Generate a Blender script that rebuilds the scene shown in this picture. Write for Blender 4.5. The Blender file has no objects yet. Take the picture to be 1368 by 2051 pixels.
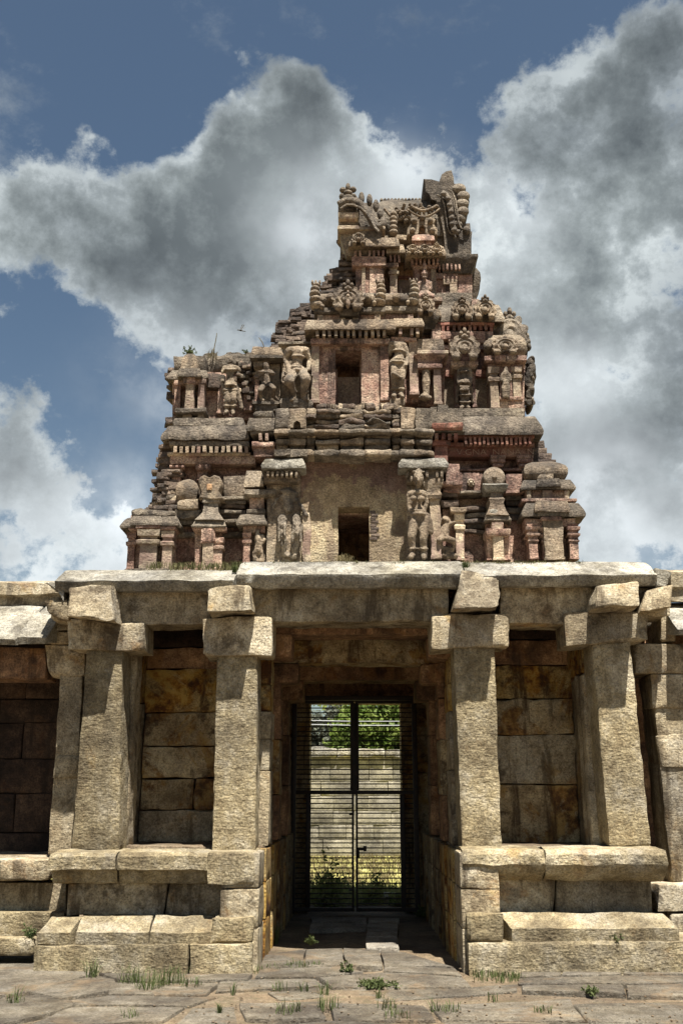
import bpy, math, random
import numpy as np
from mathutils import Vector
random.seed(7); rng = np.random.default_rng(7)
SC = bpy.context.scene
COL = SC.collection
R = math.radians

# ---------------------------------------------------------------- camera
EYE = 1.6; FPX = 1990.0; PITCH = R(15.4); YAW = math.atan(0.01206 * math.cos(PITCH))
fwd = np.array([-math.sin(YAW) * math.cos(PITCH), math.cos(YAW) * math.cos(PITCH), math.sin(PITCH)])
rgt = np.array([math.cos(YAW), math.sin(YAW), 0.0])
upv = np.cross(rgt, fwd)
cam = bpy.data.cameras.new('camera'); cam_o = bpy.data.objects.new('camera', cam); COL.objects.link(cam_o)
cam.sensor_fit = 'VERTICAL'; cam.sensor_height = 36.0; cam.lens = 36.0 * FPX / 2051.0
cam.clip_start = 0.05; cam.clip_end = 3000
cam_o.location = (0, 0, EYE); cam_o.rotation_euler = (R(90) + PITCH, 0, YAW)
SC.camera = cam_o
SC.view_settings.view_transform = 'Standard'; SC.view_settings.look = 'None'
SC.view_settings.gamma = 1.0; SC.view_settings.exposure = 1.36; SC.view_settings.use_curve_mapping = False

def ray(px, py):
    return fwd + (px - 684.0) / FPX * rgt - (py - 1025.5) / FPX * upv
def P(px, py, Y):                      # point of the photo on the vertical plane at distance Y
    d = ray(px, py); t = Y / d[1]
    return np.array([t * d[0], Y, EYE + t * d[2]])
def G(px, py, z=0.0):                  # point of the photo on the ground
    d = ray(px, py); t = (z - EYE) / d[2]
    return np.array([t * d[0], t * d[1], z])
def X(px, py, Y): return P(px, py, Y)[0]
def Z(py, Y, px=700): return P(px, py, Y)[2]

# ---------------------------------------------------------------- sun and sky
SUN = Vector((0.12, -0.37, 1.0)).normalized()
sun = bpy.data.lights.new('sun', 'SUN'); sun.energy = 5.0; sun.angle = R(0.5); sun.color = (1.0, 0.955, 0.88)
sun_o = bpy.data.objects.new('sun', sun); COL.objects.link(sun_o)
sun_o.rotation_euler = SUN.to_track_quat('Z', 'Y').to_euler(); sun_o.location = (3, -2, 20)

class NT:
    def __init__(s, tree): s.t = tree; s.n = tree.nodes; s.l = tree.links
    def lk(s, a, b): s.l.new(a, b)
    def put(s, sock, v):
        if v is None: return
        if isinstance(v, bpy.types.NodeSocket): s.l.new(v, sock)
        elif isinstance(v, (tuple, list)) and len(v) == 3 and sock.type == 'RGBA': sock.default_value = (*v, 1)
        else: sock.default_value = v
    def math(s, op, a, b=None, c=None, clamp=False):
        n = s.n.new('ShaderNodeMath'); n.operation = op; n.use_clamp = clamp
        s.put(n.inputs[0], a); s.put(n.inputs[1], b); s.put(n.inputs[2], c); return n.outputs[0]
    def vmath(s, op, a, b=None):
        n = s.n.new('ShaderNodeVectorMath'); n.operation = op
        s.put(n.inputs[0], a); s.put(n.inputs[1], b)
        return n.outputs['Value'] if op in ('DOT_PRODUCT', 'LENGTH') else n.outputs[0]
    def noise(s, vec, scale, detail=4, rough=0.55, dist=0.0, col=False):
        n = s.n.new('ShaderNodeTexNoise'); s.put(n.inputs['Vector'], vec)
        n.inputs['Scale'].default_value = scale; n.inputs['Detail'].default_value = detail
        n.inputs['Roughness'].default_value = rough; n.inputs['Distortion'].default_value = dist
        return n.outputs['Color' if col else 0]
    def voro(s, vec, scale, feature='F1'):
        n = s.n.new('ShaderNodeTexVoronoi'); n.feature = feature; s.put(n.inputs['Vector'], vec)
        n.inputs['Scale'].default_value = scale; return n.outputs['Distance']
    def ss(s, v, a, b, to0=0.0, to1=1.0):
        n = s.n.new('ShaderNodeMapRange'); n.interpolation_type = 'SMOOTHSTEP'
        s.put(n.inputs[0], v); n.inputs[1].default_value = a; n.inputs[2].default_value = b
        n.inputs[3].default_value = to0; n.inputs[4].default_value = to1; return n.outputs[0]
    def ramp(s, v, stops):
        n = s.n.new('ShaderNodeValToRGB'); e = n.color_ramp.elements
        while len(e) < len(stops): e.new(0.5)
        for el, (p, c) in zip(e, stops): el.position = p; el.color = (*c, 1)
        s.put(n.inputs[0], v); return n.outputs[0]
    def mix(s, f, a, b, mode='MIX'):
        n = s.n.new('ShaderNodeMix'); n.data_type = 'RGBA'; n.blend_type = mode
        s.put(n.inputs[0], f); s.put(n.inputs[6], a); s.put(n.inputs[7], b); return n.outputs[2]

world = bpy.data.worlds.new('World'); SC.world = world; world.use_nodes = True
w = NT(world.node_tree); w.n.clear()
sky = w.n.new('ShaderNodeTexSky'); sky.sky_type = 'NISHITA'; sky.sun_disc = False
sky.sun_elevation = math.asin(SUN.z); sky.sun_rotation = math.atan2(SUN.x, SUN.y); sky.air_density = 1.0; sky.dust_density = 0.8; sky.ozone_density = 1.6
tc = w.n.new('ShaderNodeTexCoord'); D = w.vmath('NORMALIZE', tc.outputs['Generated'])
warp = w.vmath('MULTIPLY', w.vmath('SUBTRACT', w.noise(D, 7.0, 4, 0.6, col=True), (0.5, 0.5, 0.5)), (0.11, 0.11, 0.11))
DW = w.vmath('NORMALIZE', w.vmath('ADD', D, warp))
def blobs(lst, vec):
    tot = None
    for px, py, r, wt in lst:
        d = ray(px, py); d = d / np.linalg.norm(d); th = r / FPX
        c = w.vmath('DOT_PRODUCT', vec, tuple(d))
        e = w.math('EXPONENT', w.math('MULTIPLY_ADD', c, 2 / th**2, -2 / th**2))
        tot = w.math('MULTIPLY', e, wt) if tot is None else w.math('MULTIPLY_ADD', e, wt, tot)
    return tot
CL = [(560,170,130,.55),(520,300,170,.4),(330,400,160,.5),(160,430,120,.45),(480,500,200,.4),(330,590,110,.45),(660,330,140,.4),
      (700,520,180,.4),(60,350,90,.4),(30,520,80,.2),(420,650,100,.4),(1080,180,150,.5),(1250,130,140,.4),(900,230,80,.4),
      (1330,320,150,.4),(1150,400,170,.35),(1000,560,140,.3),(1250,600,200,.4),(1150,850,200,.4),(1330,900,200,.4),(1200,1050,150,.4),
      (60,850,110,.55),(90,1060,160,.5),(220,1110,100,.4),(330,150,48,.75),(170,275,40,.8),
      (130,140,200,-.5),(300,250,80,-.3),(720,60,150,-.6),(850,90,110,-.5),(560,-10,120,-.8),(400,20,150,-.6),(1060,20,110,-.7),(1200,-40,100,-.5),(200,60,200,-.4),(900,-60,200,-.5),(745,190,45,-.3),(935,285,50,-.45),(1045,430,55,-.5),
      (240,800,110,-.5),(250,950,110,-.45),(110,640,90,-.3),(1190,745,50,-.35),(640,350,40,-.3),(1350,190,40,-.3)]
fb = w.noise(D, 7.5, 12, 0.62, 0.0)
DB = w.vmath('ADD', D, w.vmath('MULTIPLY', w.vmath('SUBTRACT', w.noise(D, 30.0, 5, 0.6, col=True), (0.5, 0.5, 0.5)), (0.05, 0.05, 0.05)))
lobe = w.math('ADD', w.math('MULTIPLY', w.voro(DB, 13.0), -0.55), w.math('ADD', w.math('MULTIPLY', w.voro(DB, 29.0), -0.40), w.math('MULTIPLY', w.voro(DB, 60.0), -0.22)))
lobe = w.math('ADD', lobe, 0.55)
dens = w.math('ADD', w.math('ADD', blobs(CL, DW), w.math('MULTIPLY_ADD', fb, 1.75, -0.875)), w.math('MULTIPLY_ADD', lobe, 0.55, 0.12))
wisp = w.noise(w.vmath('MULTIPLY', D, (1.0, 1.0, 1.2)), 18.0, 12, 0.7)
dens = w.math('ADD', dens, w.math('MULTIPLY_ADD', wisp, 1.1, -0.55))
alpha = w.ss(dens, 0.16, 0.50)
alpha = w.math('MAXIMUM', alpha, w.math('MULTIPLY', w.ss(w.noise(w.vmath('MULTIPLY', D, (1.0, 1.0, 1.6)), 5.5, 12, 0.68), 0.52, 0.74), 0.5))
thick = w.ss(dens, 0.28, 1.25)
puff = w.noise(D, 15.0, 10, 0.62, 0.0)
puff2 = w.noise(D, 5.0, 5, 0.55, 0.0)
ccol = w.ramp(w.math('ADD', w.math('MULTIPLY', thick, 0.85), w.math('ADD', w.math('MULTIPLY_ADD', puff, 1.5, -0.75), w.math('MULTIPLY', lobe, -0.7))),
              [(0.0, (.215, .238, .248)), (0.28, (.135, .153, .162)), (0.6, (.092, .106, .112)), (1.0, (.056, .066, .072))])
ccol = w.mix(1.0, ccol, w.ramp(puff2, [(0.36, (.68, .69, .71)), (0.64, (1.3, 1.28, 1.25))]), 'MULTIPLY')
glow = blobs([(330,760,120,.5),(640,470,110,.5),(800,350,80,.5),(1000,480,90,.35),(1110,760,110,.45),(1200,1000,110,.55),(230,1060,90,.5),(100,1140,200,.4),(1330,1140,150,.4)], DW)  # bright halo around the tower, painted into the cloud colour
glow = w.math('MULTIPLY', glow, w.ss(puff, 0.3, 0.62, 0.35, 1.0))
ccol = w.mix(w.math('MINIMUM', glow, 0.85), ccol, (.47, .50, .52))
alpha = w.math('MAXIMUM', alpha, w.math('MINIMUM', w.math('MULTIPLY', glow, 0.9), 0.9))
sepz = w.n.new('ShaderNodeSeparateXYZ'); w.lk(D, sepz.inputs[0])
SKYS = 0.085
blue = w.mix(1.0, sky.outputs[0], (.42, .42, .385), 'MULTIPLY')
ccol = w.mix(1.0, ccol, (1 / SKYS,) * 3, 'MULTIPLY')
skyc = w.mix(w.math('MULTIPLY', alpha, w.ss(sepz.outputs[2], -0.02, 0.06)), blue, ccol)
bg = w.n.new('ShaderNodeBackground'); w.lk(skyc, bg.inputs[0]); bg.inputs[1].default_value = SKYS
wo = w.n.new('ShaderNodeOutputWorld'); w.lk(bg.outputs[0], wo.inputs[0])

# ---------------------------------------------------------------- numpy noise
def _h(i, j, k, s):
    n = (i * 73856093) ^ (j * 19349663) ^ (k * 83492791) ^ (s * 2654435)
    n = n & 0x7fffffff
    n = ((n >> 13) ^ n) & 0x7fffffff
    n = (n * (n * n * 15731 + 789221) + 1376312589) & 0x7fffffff
    return n / 0x7fffffff
def vnoise(p, s=0):
    f = np.floor(p); i = f.astype(np.int64); t = p - f; t = t * t * (3 - 2 * t); o = 0
    for a in (0, 1):
        for b in (0, 1):
            for c in (0, 1):
                wgt = (t[:, 0] if a else 1 - t[:, 0]) * (t[:, 1] if b else 1 - t[:, 1]) * (t[:, 2] if c else 1 - t[:, 2])
                o = o + wgt * _h(i[:, 0] + a, i[:, 1] + b, i[:, 2] + c, s)
    return o * 2 - 1
def rough_up(V, amp, fr=5.0, s=0):
    if amp <= 0: return V
    d = np.stack([vnoise(V * fr, s + q) + 0.5 * vnoise(V * fr * 2.7, s + 7 + q) for q in (1, 2, 3)], 1)
    return V + d * amp

# ---------------------------------------------------------------- scene objects
WP = {}
def group(o, g):
    if g: o['group'] = g
def thing(name, label, cat, loc, grp=None):
    o = bpy.data.objects.new(name, None); o.empty_display_size = 0.2; COL.objects.link(o)
    o.location = tuple(loc); WP[o.name] = np.array(loc, float)
    o['label'] = label; o['category'] = cat; group(o, grp); return o
def tag(o, label, cat, grp=None):
    o['label'] = label; o['category'] = cat; group(o, grp); return o
def place(o, c, parent):
    if parent is not None:
        o.parent = parent; o.location = tuple(np.array(c) - WP[parent.name])
    else: o.location = tuple(c)
    COL.objects.link(o); WP[o.name] = np.array(c, float); return o
def mesh_of(name, V, F, mats, smooth=True, ang=38, mi=None):
    me = bpy.data.meshes.new(name); me.from_pydata([tuple(v) for v in V], [], F)
    for m in (mats if isinstance(mats, (list, tuple)) else [mats]): me.materials.append(m)
    if mi is not None: me.polygons.foreach_set('material_index', mi)
    if smooth:
        me.polygons.foreach_set('use_smooth', [True] * len(F)); me.set_sharp_from_angle(angle=R(ang))
    me.update(); return me
def obj(name, V, F, mat, parent=None, smooth=True, ang=38, base=False):
    V = np.asarray(V, float); lo, hi = V.min(0), V.max(0); c = (lo + hi) / 2
    if base: c[2] = lo[2]
    me = mesh_of(name, V - c, F, mat, smooth, ang)
    return place(bpy.data.objects.new(name, me), c, parent)
def fix_normals(me):
    import bmesh
    bm = bmesh.new(); bm.from_mesh(me); bmesh.ops.recalc_face_normals(bm, faces=bm.faces); bm.to_mesh(me); bm.free()

def merge(parts):
    V, F, n = [], [], 0
    for v, f in parts:
        V.append(np.asarray(v, float)); F += [tuple(i + n for i in q) for q in f]; n += len(v)
    return np.vstack(V), F

# ---------------------------------------------------------------- shapes
SEED = [0]
def axis_pts(s, r, sp):
    r = min(r, s * 0.3); n = max(1, int(round((s - 2 * r) / sp)))
    return np.array([0.0] + [r + (s - 2 * r) * i / n for i in range(n + 1)] + [s]) / s
def hexa(c8, r=0.02, wear=0.008, sp=0.07, fr=5.0, chip=1.6):
    """rough stone block; c8 = corners [000,100,010,110,001,101,011,111] (x,y,z)"""
    SEED[0] += 1; c = np.array(c8, float)
    sz = [np.linalg.norm(c[1] - c[0] + c[5] - c[4]) / 2, np.linalg.norm(c[2] - c[0] + c[6] - c[4]) / 2, np.linalg.norm(c[4] - c[0] + c[7] - c[3]) / 2]
    A = [axis_pts(max(s, 1e-3), r, sp) for s in sz]; N = [len(a) - 1 for a in A]
    idx, U, F = {}, [], []
    def vid(i, j, k):
        q = (i, j, k)
        if q not in idx: idx[q] = len(U); U.append((A[0][i], A[1][j], A[2][k]))
        return idx[q]
    for k in (0, N[2]):
        for i in range(N[0]):
            for j in range(N[1]):
                q = (vid(i, j, k), vid(i + 1, j, k), vid(i + 1, j + 1, k), vid(i, j + 1, k)); F.append(q if k else q[::-1])
    for j in (0, N[1]):
        for i in range(N[0]):
            for k in range(N[2]):
                q = (vid(i, j, k), vid(i + 1, j, k), vid(i + 1, j, k + 1), vid(i, j, k + 1)); F.append(q if j == 0 else q[::-1])
    for i in (0, N[0]):
        for j in range(N[1]):
            for k in range(N[2]):
                q = (vid(i, j, k), vid(i, j + 1, k), vid(i, j + 1, k + 1), vid(i, j, k + 1)); F.append(q if i else q[::-1])
    U = np.array(U); S = np.array(sz); Pm = U * S
    off = SEED[0] * 3.71
    rr = np.minimum(r * np.clip(0.7 + chip * vnoise(Pm * 7 + off, 3), 0.25, 2.6), S.min() * 0.42)[:, None]
    inner = np.clip(Pm, rr, S - rr); d = Pm - inner; L = np.linalg.norm(d, axis=1, keepdims=True)
    on = (np.abs(U) < 1e-6) | (np.abs(U - 1) < 1e-6); cnt = on.sum(1)
    Q = np.where(cnt[:, None] >= 2, inner + d / np.maximum(L, 1e-9) * rr, Pm)
    U = Q / S
    u, v, t = U[:, :1], U[:, 1:2], U[:, 2:]
    V = ((1-u)*(1-v)*(1-t)*c[0] + u*(1-v)*(1-t)*c[1] + (1-u)*v*(1-t)*c[2] + u*v*(1-t)*c[3] +
         (1-u)*(1-v)*t*c[4] + u*(1-v)*t*c[5] + (1-u)*v*t*c[6] + u*v*t*c[7])
    return rough_up(V + off, wear, fr) - off, F
def box(x0, x1, y0, y1, z0, z1, **k):
    return hexa([(x, y, z) for z in (z0, z1) for y in (y0, y1) for x in (x0, x1)], **k)
def pxbox(top, bot, Y, D, zb=None, dyt=0.0, dx=0.0, **k):
    """stone seen in the photo: top=(xl,xr,y), bot=(xl,xr,y) on the plane Y, D deep; y may be a pair (left, right)"""
    yt = top[2] if isinstance(top[2], tuple) else (top[2],) * 2
    yb = bot[2] if isinstance(bot[2], tuple) else (bot[2],) * 2
    tl, tr, bl, br = P(top[0], yt[0], Y + dyt), P(top[1], yt[1], Y + dyt), P(bot[0], yb[0], Y), P(bot[1], yb[1], Y)
    if zb is not None: bl[2] = br[2] = zb
    q = lambda a, d, s: (a[0] + s, a[1] + d, a[2])
    return hexa([bl, br, q(bl, D, dx), q(br, D, dx), tl, tr, q(tl, D - dyt, dx), q(tr, D - dyt, dx)], **k)
def rk(name, par, mat, xl, xr, yt, yb, Y, D, **k):
    return obj(name, *pxbox((xl, xr, yt), (xl, xr, yb), Y, D, **k), mat, par)
def ringstack(x0, x1, y0, y1, prof, sp=0.08, wear=0.006, fr=6.0):
    """rectangular plan carried up a profile [(offset, z)...] from bottom to top"""
    SEED[0] += 1
    pr = [prof[0]]
    for a, b in zip(prof, prof[1:]):
        n = max(1, int(math.hypot(b[0] - a[0], b[1] - a[1]) / (sp * 1.4)))
        pr += [(a[0] + (b[0] - a[0]) * i / n, a[1] + (b[1] - a[1]) * i / n) for i in range(1, n + 1)]
    nx = max(1, int((x1 - x0) / sp)); ny = max(1, int((y1 - y0) / (sp * 2)))
    u = [(i / nx, 0) for i in range(nx)] + [(1, j / ny) for j in range(ny)] + [(1 - i / nx, 1) for i in range(nx)] + [(0, 1 - j / ny) for j in range(ny)]
    m = len(u); V, F = [], []
    for o, z in pr:
        for a, b in u: V.append((x0 - o + a * (x1 - x0 + 2 * o), y0 - o + b * (y1 - y0 + 2 * o), z))
    for r in range(len(pr) - 1):
        for i in range(m):
            j = (i + 1) % m; F.append((r * m + i, r * m + j, (r + 1) * m + j, (r + 1) * m + i))
    F.append(tuple(range(m))[::-1]); F.append(tuple(range((len(pr) - 1) * m, len(pr) * m)))
    off = SEED[0] * 1.37
    return rough_up(np.array(V) + off, wear, fr) - off, F
def stk(xl, xr, Y, D, prof, **k):
    """ring stack from photo pixels; prof = [(py, offset px)...] from bottom to top"""
    ym = (prof[0][0] + prof[-1][0]) / 2; s = np.linalg.norm(P(700, ym, Y) - P(701, ym, Y))
    x0, x1 = X(xl, ym, Y), X(xr, ym, Y)
    return ringstack(x0, x1, Y, Y + D, [(o * s, Z(py, Y - o * s)) for py, o in prof], **k)
def st(name, par, mat, xl, xr, Y, D, prof, **k):
    return obj(name, *stk(xl, xr, Y, D, prof, **k), mat, par)
def prism(x0, x1, prof, sp=0.07, wear=0.008, fr=5.0, skew=0.0):
    """closed (y,z) outline carried along x"""
    SEED[0] += 1; ring = []
    for a, b in zip(prof, prof[1:] + prof[:1]):
        n = max(1, int(math.hypot(b[0] - a[0], b[1] - a[1]) / (sp * 1.2)))
        ring += [(a[0] + (b[0] - a[0]) * i / n, a[1] + (b[1] - a[1]) * i / n) for i in range(n)]
    nx = max(1, int((x1 - x0) / sp)); m = len(ring); V, F = [], []
    cy, cz = sum(p[0] for p in prof) / len(prof), sum(p[1] for p in prof) / len(prof)
    xs = [0, 0.012 / max(.05, x1 - x0)] + [i / nx for i in range(1, nx)] + [1 - 0.012 / max(.05, x1 - x0), 1]
    for e, a in enumerate(xs):
        kk = 0.965 if e in (0, len(xs) - 1) else 1.0
        for y, z in ring: V.append((x0 + a * (x1 - x0) + skew * (y - cy), cy + (y - cy) * kk, cz + (z - cz) * kk))
    for r in range(len(xs) - 1):
        for i in range(m):
            j = (i + 1) % m; F.append((r * m + i, r * m + j, (r + 1) * m + j, (r + 1) * m + i))
    F.append(tuple(range(m))[::-1]); F.append(tuple(range((len(xs) - 1) * m, len(xs) * m)))
    off = SEED[0] * 2.13
    return rough_up(np.array(V) + off, wear, fr) - off, F
def pst(name, par, mat, xl, xr, prof, **k):
    ym = sum(p[1] for p in prof) / len(prof); Yf = min(p[0] for p in prof)
    o = obj(name, *prism(X(xl, ym, Yf), X(xr, ym, Yf), [(Y, Z(py, Y, (xl + xr) / 2)) for Y, py in prof], **k), mat, par)
    fix_normals(o.data); return o
def ell(c, rad, n=14, m=9):
    V, F = [], []
    for j in range(m + 1):
        t = math.pi * j / m
        for i in range(n):
            a = 2 * math.pi * i / n
            V.append((c[0] + rad[0] * math.sin(t) * math.cos(a), c[1] + rad[1] * math.sin(t) * math.sin(a), c[2] + rad[2] * math.cos(t)))
    for j in range(m):
        for i in range(n): F.append((j * n + i, (j + 1) * n + i, (j + 1) * n + (i + 1) % n, j * n + (i + 1) % n))
    return np.array(V), F
def pell(px, py, rx, ry, Y, rd, **k):
    s = np.linalg.norm(P(px, py, Y) - P(px + 1, py, Y)); return ell(P(px, py, Y), (rx * s, rd, ry * s), **k)
def capsule(a, b, ra, rb, n=10):
    a, b = np.array(a, float), np.array(b, float); d = b - a; L = np.linalg.norm(d) or 1e-6; d /= L
    h = np.array([1, 0, 0]) if abs(d[0]) < .8 else np.array([0, 1, 0])
    u = np.cross(d, h); u /= np.linalg.norm(u); v = np.cross(d, u); V, F = [], []
    rings = [(a - d * ra * math.cos(t), ra * math.sin(t)) for t in (0.15, .7, 1.57)] + [(b + d * rb * math.cos(t), rb * math.sin(t)) for t in (1.57, .7, .15)]
    for c, r in rings:
        for i in range(n):
            q = 2 * math.pi * i / n; V.append(c + u * r * math.cos(q) + v * r * math.sin(q))
    for k in range(5):
        for i in range(n): F.append((k * n + i, k * n + (i + 1) % n, (k + 1) * n + (i + 1) % n, (k + 1) * n + i))
    F.append(tuple(range(n))[::-1]); F.append(tuple(range(5 * n, 6 * n)))
    return np.array(V), F
def tube(pts, rad, n=8, closed=False):
    pts = [np.array(p, float) for p in pts]; V, F = [], []; m = len(pts)
    for i, p in enumerate(pts):
        d = pts[min(i + 1, m - 1)] - pts[max(i - 1, 0)]; d /= (np.linalg.norm(d) or 1)
        h = np.array([0, 1.0, 0]) if abs(d[1]) < .8 else np.array([1.0, 0, 0])
        u = np.cross(d, h); u /= np.linalg.norm(u); v = np.cross(d, u); r = rad[i] if isinstance(rad, (list, tuple)) else rad
        for k in range(n):
            q = 2 * math.pi * k / n; V.append(p + u * r * math.cos(q) + v * r * math.sin(q))
    for i in range(m - 1):
        for k in range(n): F.append((i * n + k, i * n + (k + 1) % n, (i + 1) * n + (k + 1) % n, (i + 1) * n + k))
    F.append(tuple(range(n))[::-1]); F.append(tuple(range((m - 1) * n, m * n)))
    return np.array(V), F
def plate(outline, Y, th, bev=0.06, wear=0.006):
    """thick carved slab whose outline is given in photo pixels on plane Y"""
    pts = []
    for a, b in zip(outline, outline[1:] + outline[:1]):
        n = max(1, int(math.hypot(b[0] - a[0], b[1] - a[1]) / 9))
        pts += [(a[0] + (b[0] - a[0]) * i / n, a[1] + (b[1] - a[1]) * i / n) for i in range(n)]
    cx, cy = sum(p[0] for p in pts) / len(pts), sum(p[1] for p in pts) / len(pts)
    W = np.array([P(px, py, Y) for px, py in pts]); m = len(W); C = P(cx, cy, Y)
    R2 = C + (W - C) * (1 - bev); V = np.vstack([R2, W + [0, .03, 0], W + [0, th, 0], R2 + [0, th + .02, 0]])
    V[:m, 1] = Y
    F = [tuple(range(m))]
    for r in range(3):
        for i in range(m): j = (i + 1) % m; F.append((r * m + i, r * m + j, (r + 1) * m + j, (r + 1) * m + i))
    F.append(tuple(range(3 * m, 4 * m))[::-1])
    return rough_up(V, wear, 7.0), F
def pobj(name, parts, mat, par, **k):
    o = obj(name, *merge(parts), mat, par, **k); fix_normals(o.data); return o
def fan(cx, yb, wpx, hpx, Y, th=0.07, lobes=9, flame=0.16, finial=True, rings=3, eye=None):
    """scalloped horseshoe ornament with concentric scrolls and a leaf finial"""
    na, nr = 61, 12; s = np.linalg.norm(P(cx, yb, Y) - P(cx + 1, yb, Y)); c = P(cx, yb - hpx * .46, Y); V, F = [], []
    for i in range(na):
        a = -math.pi / 2 - 2.75 + 5.5 * i / (na - 1) + math.pi
        t = abs(i / (na - 1) - .5) * 2
        for j in range(nr):
            r = j / (nr - 1)
            R0 = 1 + flame * (abs(math.sin(lobes * math.pi * i / (na - 1))) - .5) * (r > .7) * (r - .7) / .3
            rx, rz = wpx / 2 * s * (1 - .10 * t**4), hpx * .52 * s
            h = th * (1 - .75 * r**3) + .012 * math.cos(r * math.pi * 2 * rings) + .010 * math.cos(lobes * 2 * math.pi * i / (na - 1)) * max(0, r - .45)
            V.append((c[0] + rx * R0 * r * math.cos(a), Y - h, c[2] + rz * R0 * r * math.sin(a)))
    for i in range(na - 1):
        for j in range(nr - 1): F.append((i * nr + j, i * nr + j + 1, (i + 1) * nr + j + 1, (i + 1) * nr + j))
    n0 = len(V)
    for i in range(na): v = V[i * nr + nr - 1]; V.append((v[0], Y + .05, v[2]))
    for i in range(na - 1): F.append((i * nr + nr - 1, n0 + i, n0 + i + 1, (i + 1) * nr + nr - 1))
    parts = [(np.array(V), F), pell(cx - wpx * .3, yb - hpx * .17, wpx * .15, hpx * .15, Y - .05, .05), pell(cx + wpx * .3, yb - hpx * .17, wpx * .15, hpx * .15, Y - .05, .05),
             pell(cx, yb - hpx * .45, wpx * .13, hpx * .19, Y - th, .05)]
    for sgn in (-1, 1):                        # raised volutes
        sp = [P(cx + sgn * (wpx * .29 + wpx * .13 * (1 - q / 16) * math.cos(q * .8)), yb - hpx * .22 - hpx * .13 * (1 - q / 16) * math.sin(q * .8), Y - th * .9) for q in range(14)]
        parts.append(tube(sp, .014, 6))
    if finial:
        yt = yb - hpx * .93
        for dx, dy, rx, ry in ((0, -9, 4.2, 7), (-7, -4, 4, 5), (7, -4, 4, 5), (-4, 3, 4, 4), (4, 3, 4, 4), (0, 1, 5, 5)):
            k = wpx / 58; parts.append(pell(cx + dx * k, yt + dy * k, rx * k, ry * k, Y - .05, .035, n=9, m=6))
    return parts
def statue_mesh(parts, voxel=0.016, wear=0.006):
    V, F = merge(parts); me = bpy.data.meshes.new('figure'); me.from_pydata([tuple(v) for v in V], [], F)
    fix_normals(me)
    o = bpy.data.objects.new('figure', me); COL.objects.link(o)
    m = o.modifiers.new('r', 'REMESH'); m.mode = 'VOXEL'; m.voxel_size = voxel
    s = o.modifiers.new('s', 'SMOOTH'); s.factor = .4; s.iterations = 1
    dg = bpy.context.evaluated_depsgraph_get(); e = o.evaluated_get(dg); m2 = bpy.data.meshes.new_from_object(e)
    V = np.array([v.co[:] for v in m2.vertices]); F = [tuple(p.vertices) for p in m2.polygons]
    bpy.data.objects.remove(o); bpy.data.meshes.remove(me); bpy.data.meshes.remove(m2)
    return rough_up(V, wear, 12.0), F
def blades(spots, n, h, spread, wd=0.006, lean=.5):
    V, F = [], []
    for (x, y, z) in spots:
        for _ in range(n):
            a = random.uniform(0, 6.283); rr = spread * math.sqrt(random.random()); bx, by = x + rr * math.cos(a), y + rr * math.sin(a)
            hh = h * random.uniform(.45, 1.15); la = random.uniform(0, 6.283); l = lean * random.random() * hh
            dx, dy = math.cos(la), math.sin(la); ww = wd * random.uniform(.6, 1.3); k = len(V)
            V += [(bx - dy * ww, by + dx * ww, z - .01), (bx + dy * ww, by - dx * ww, z - .01),
                  (bx + dx * l * .35 - dy * ww * .8, by + dy * l * .35 + dx * ww * .8, z + hh * .6), (bx + dx * l * .35 + dy * ww * .8, by + dy * l * .35 - dx * ww * .8, z + hh * .6),
                  (bx + dx * l, by + dy * l, z + hh * (1 - .25 * l / max(hh, .01)))]
            F += [(k, k + 1, k + 3, k + 2), (k + 2, k + 3, k + 4)]
    return V, F
def leaves(centers, per, rad, size):
    C = np.repeat(np.array(centers), per, 0); n = len(C)
    p = C + rng.normal(size=(n, 3)) * rad; a = rng.normal(size=(n, 3)); a /= np.linalg.norm(a, axis=1, keepdims=True)
    b = np.cross(a, rng.normal(size=(n, 3))); b /= np.linalg.norm(b, axis=1, keepdims=True)
    s = size * rng.uniform(.6, 1.3, (n, 1)); V = np.stack([p - a * s, p + b * s * .45, p + a * s, p - b * s * .45], 1).reshape(-1, 3)
    return V, [(4 * i, 4 * i + 1, 4 * i + 2, 4 * i + 3) for i in range(n)]

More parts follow.
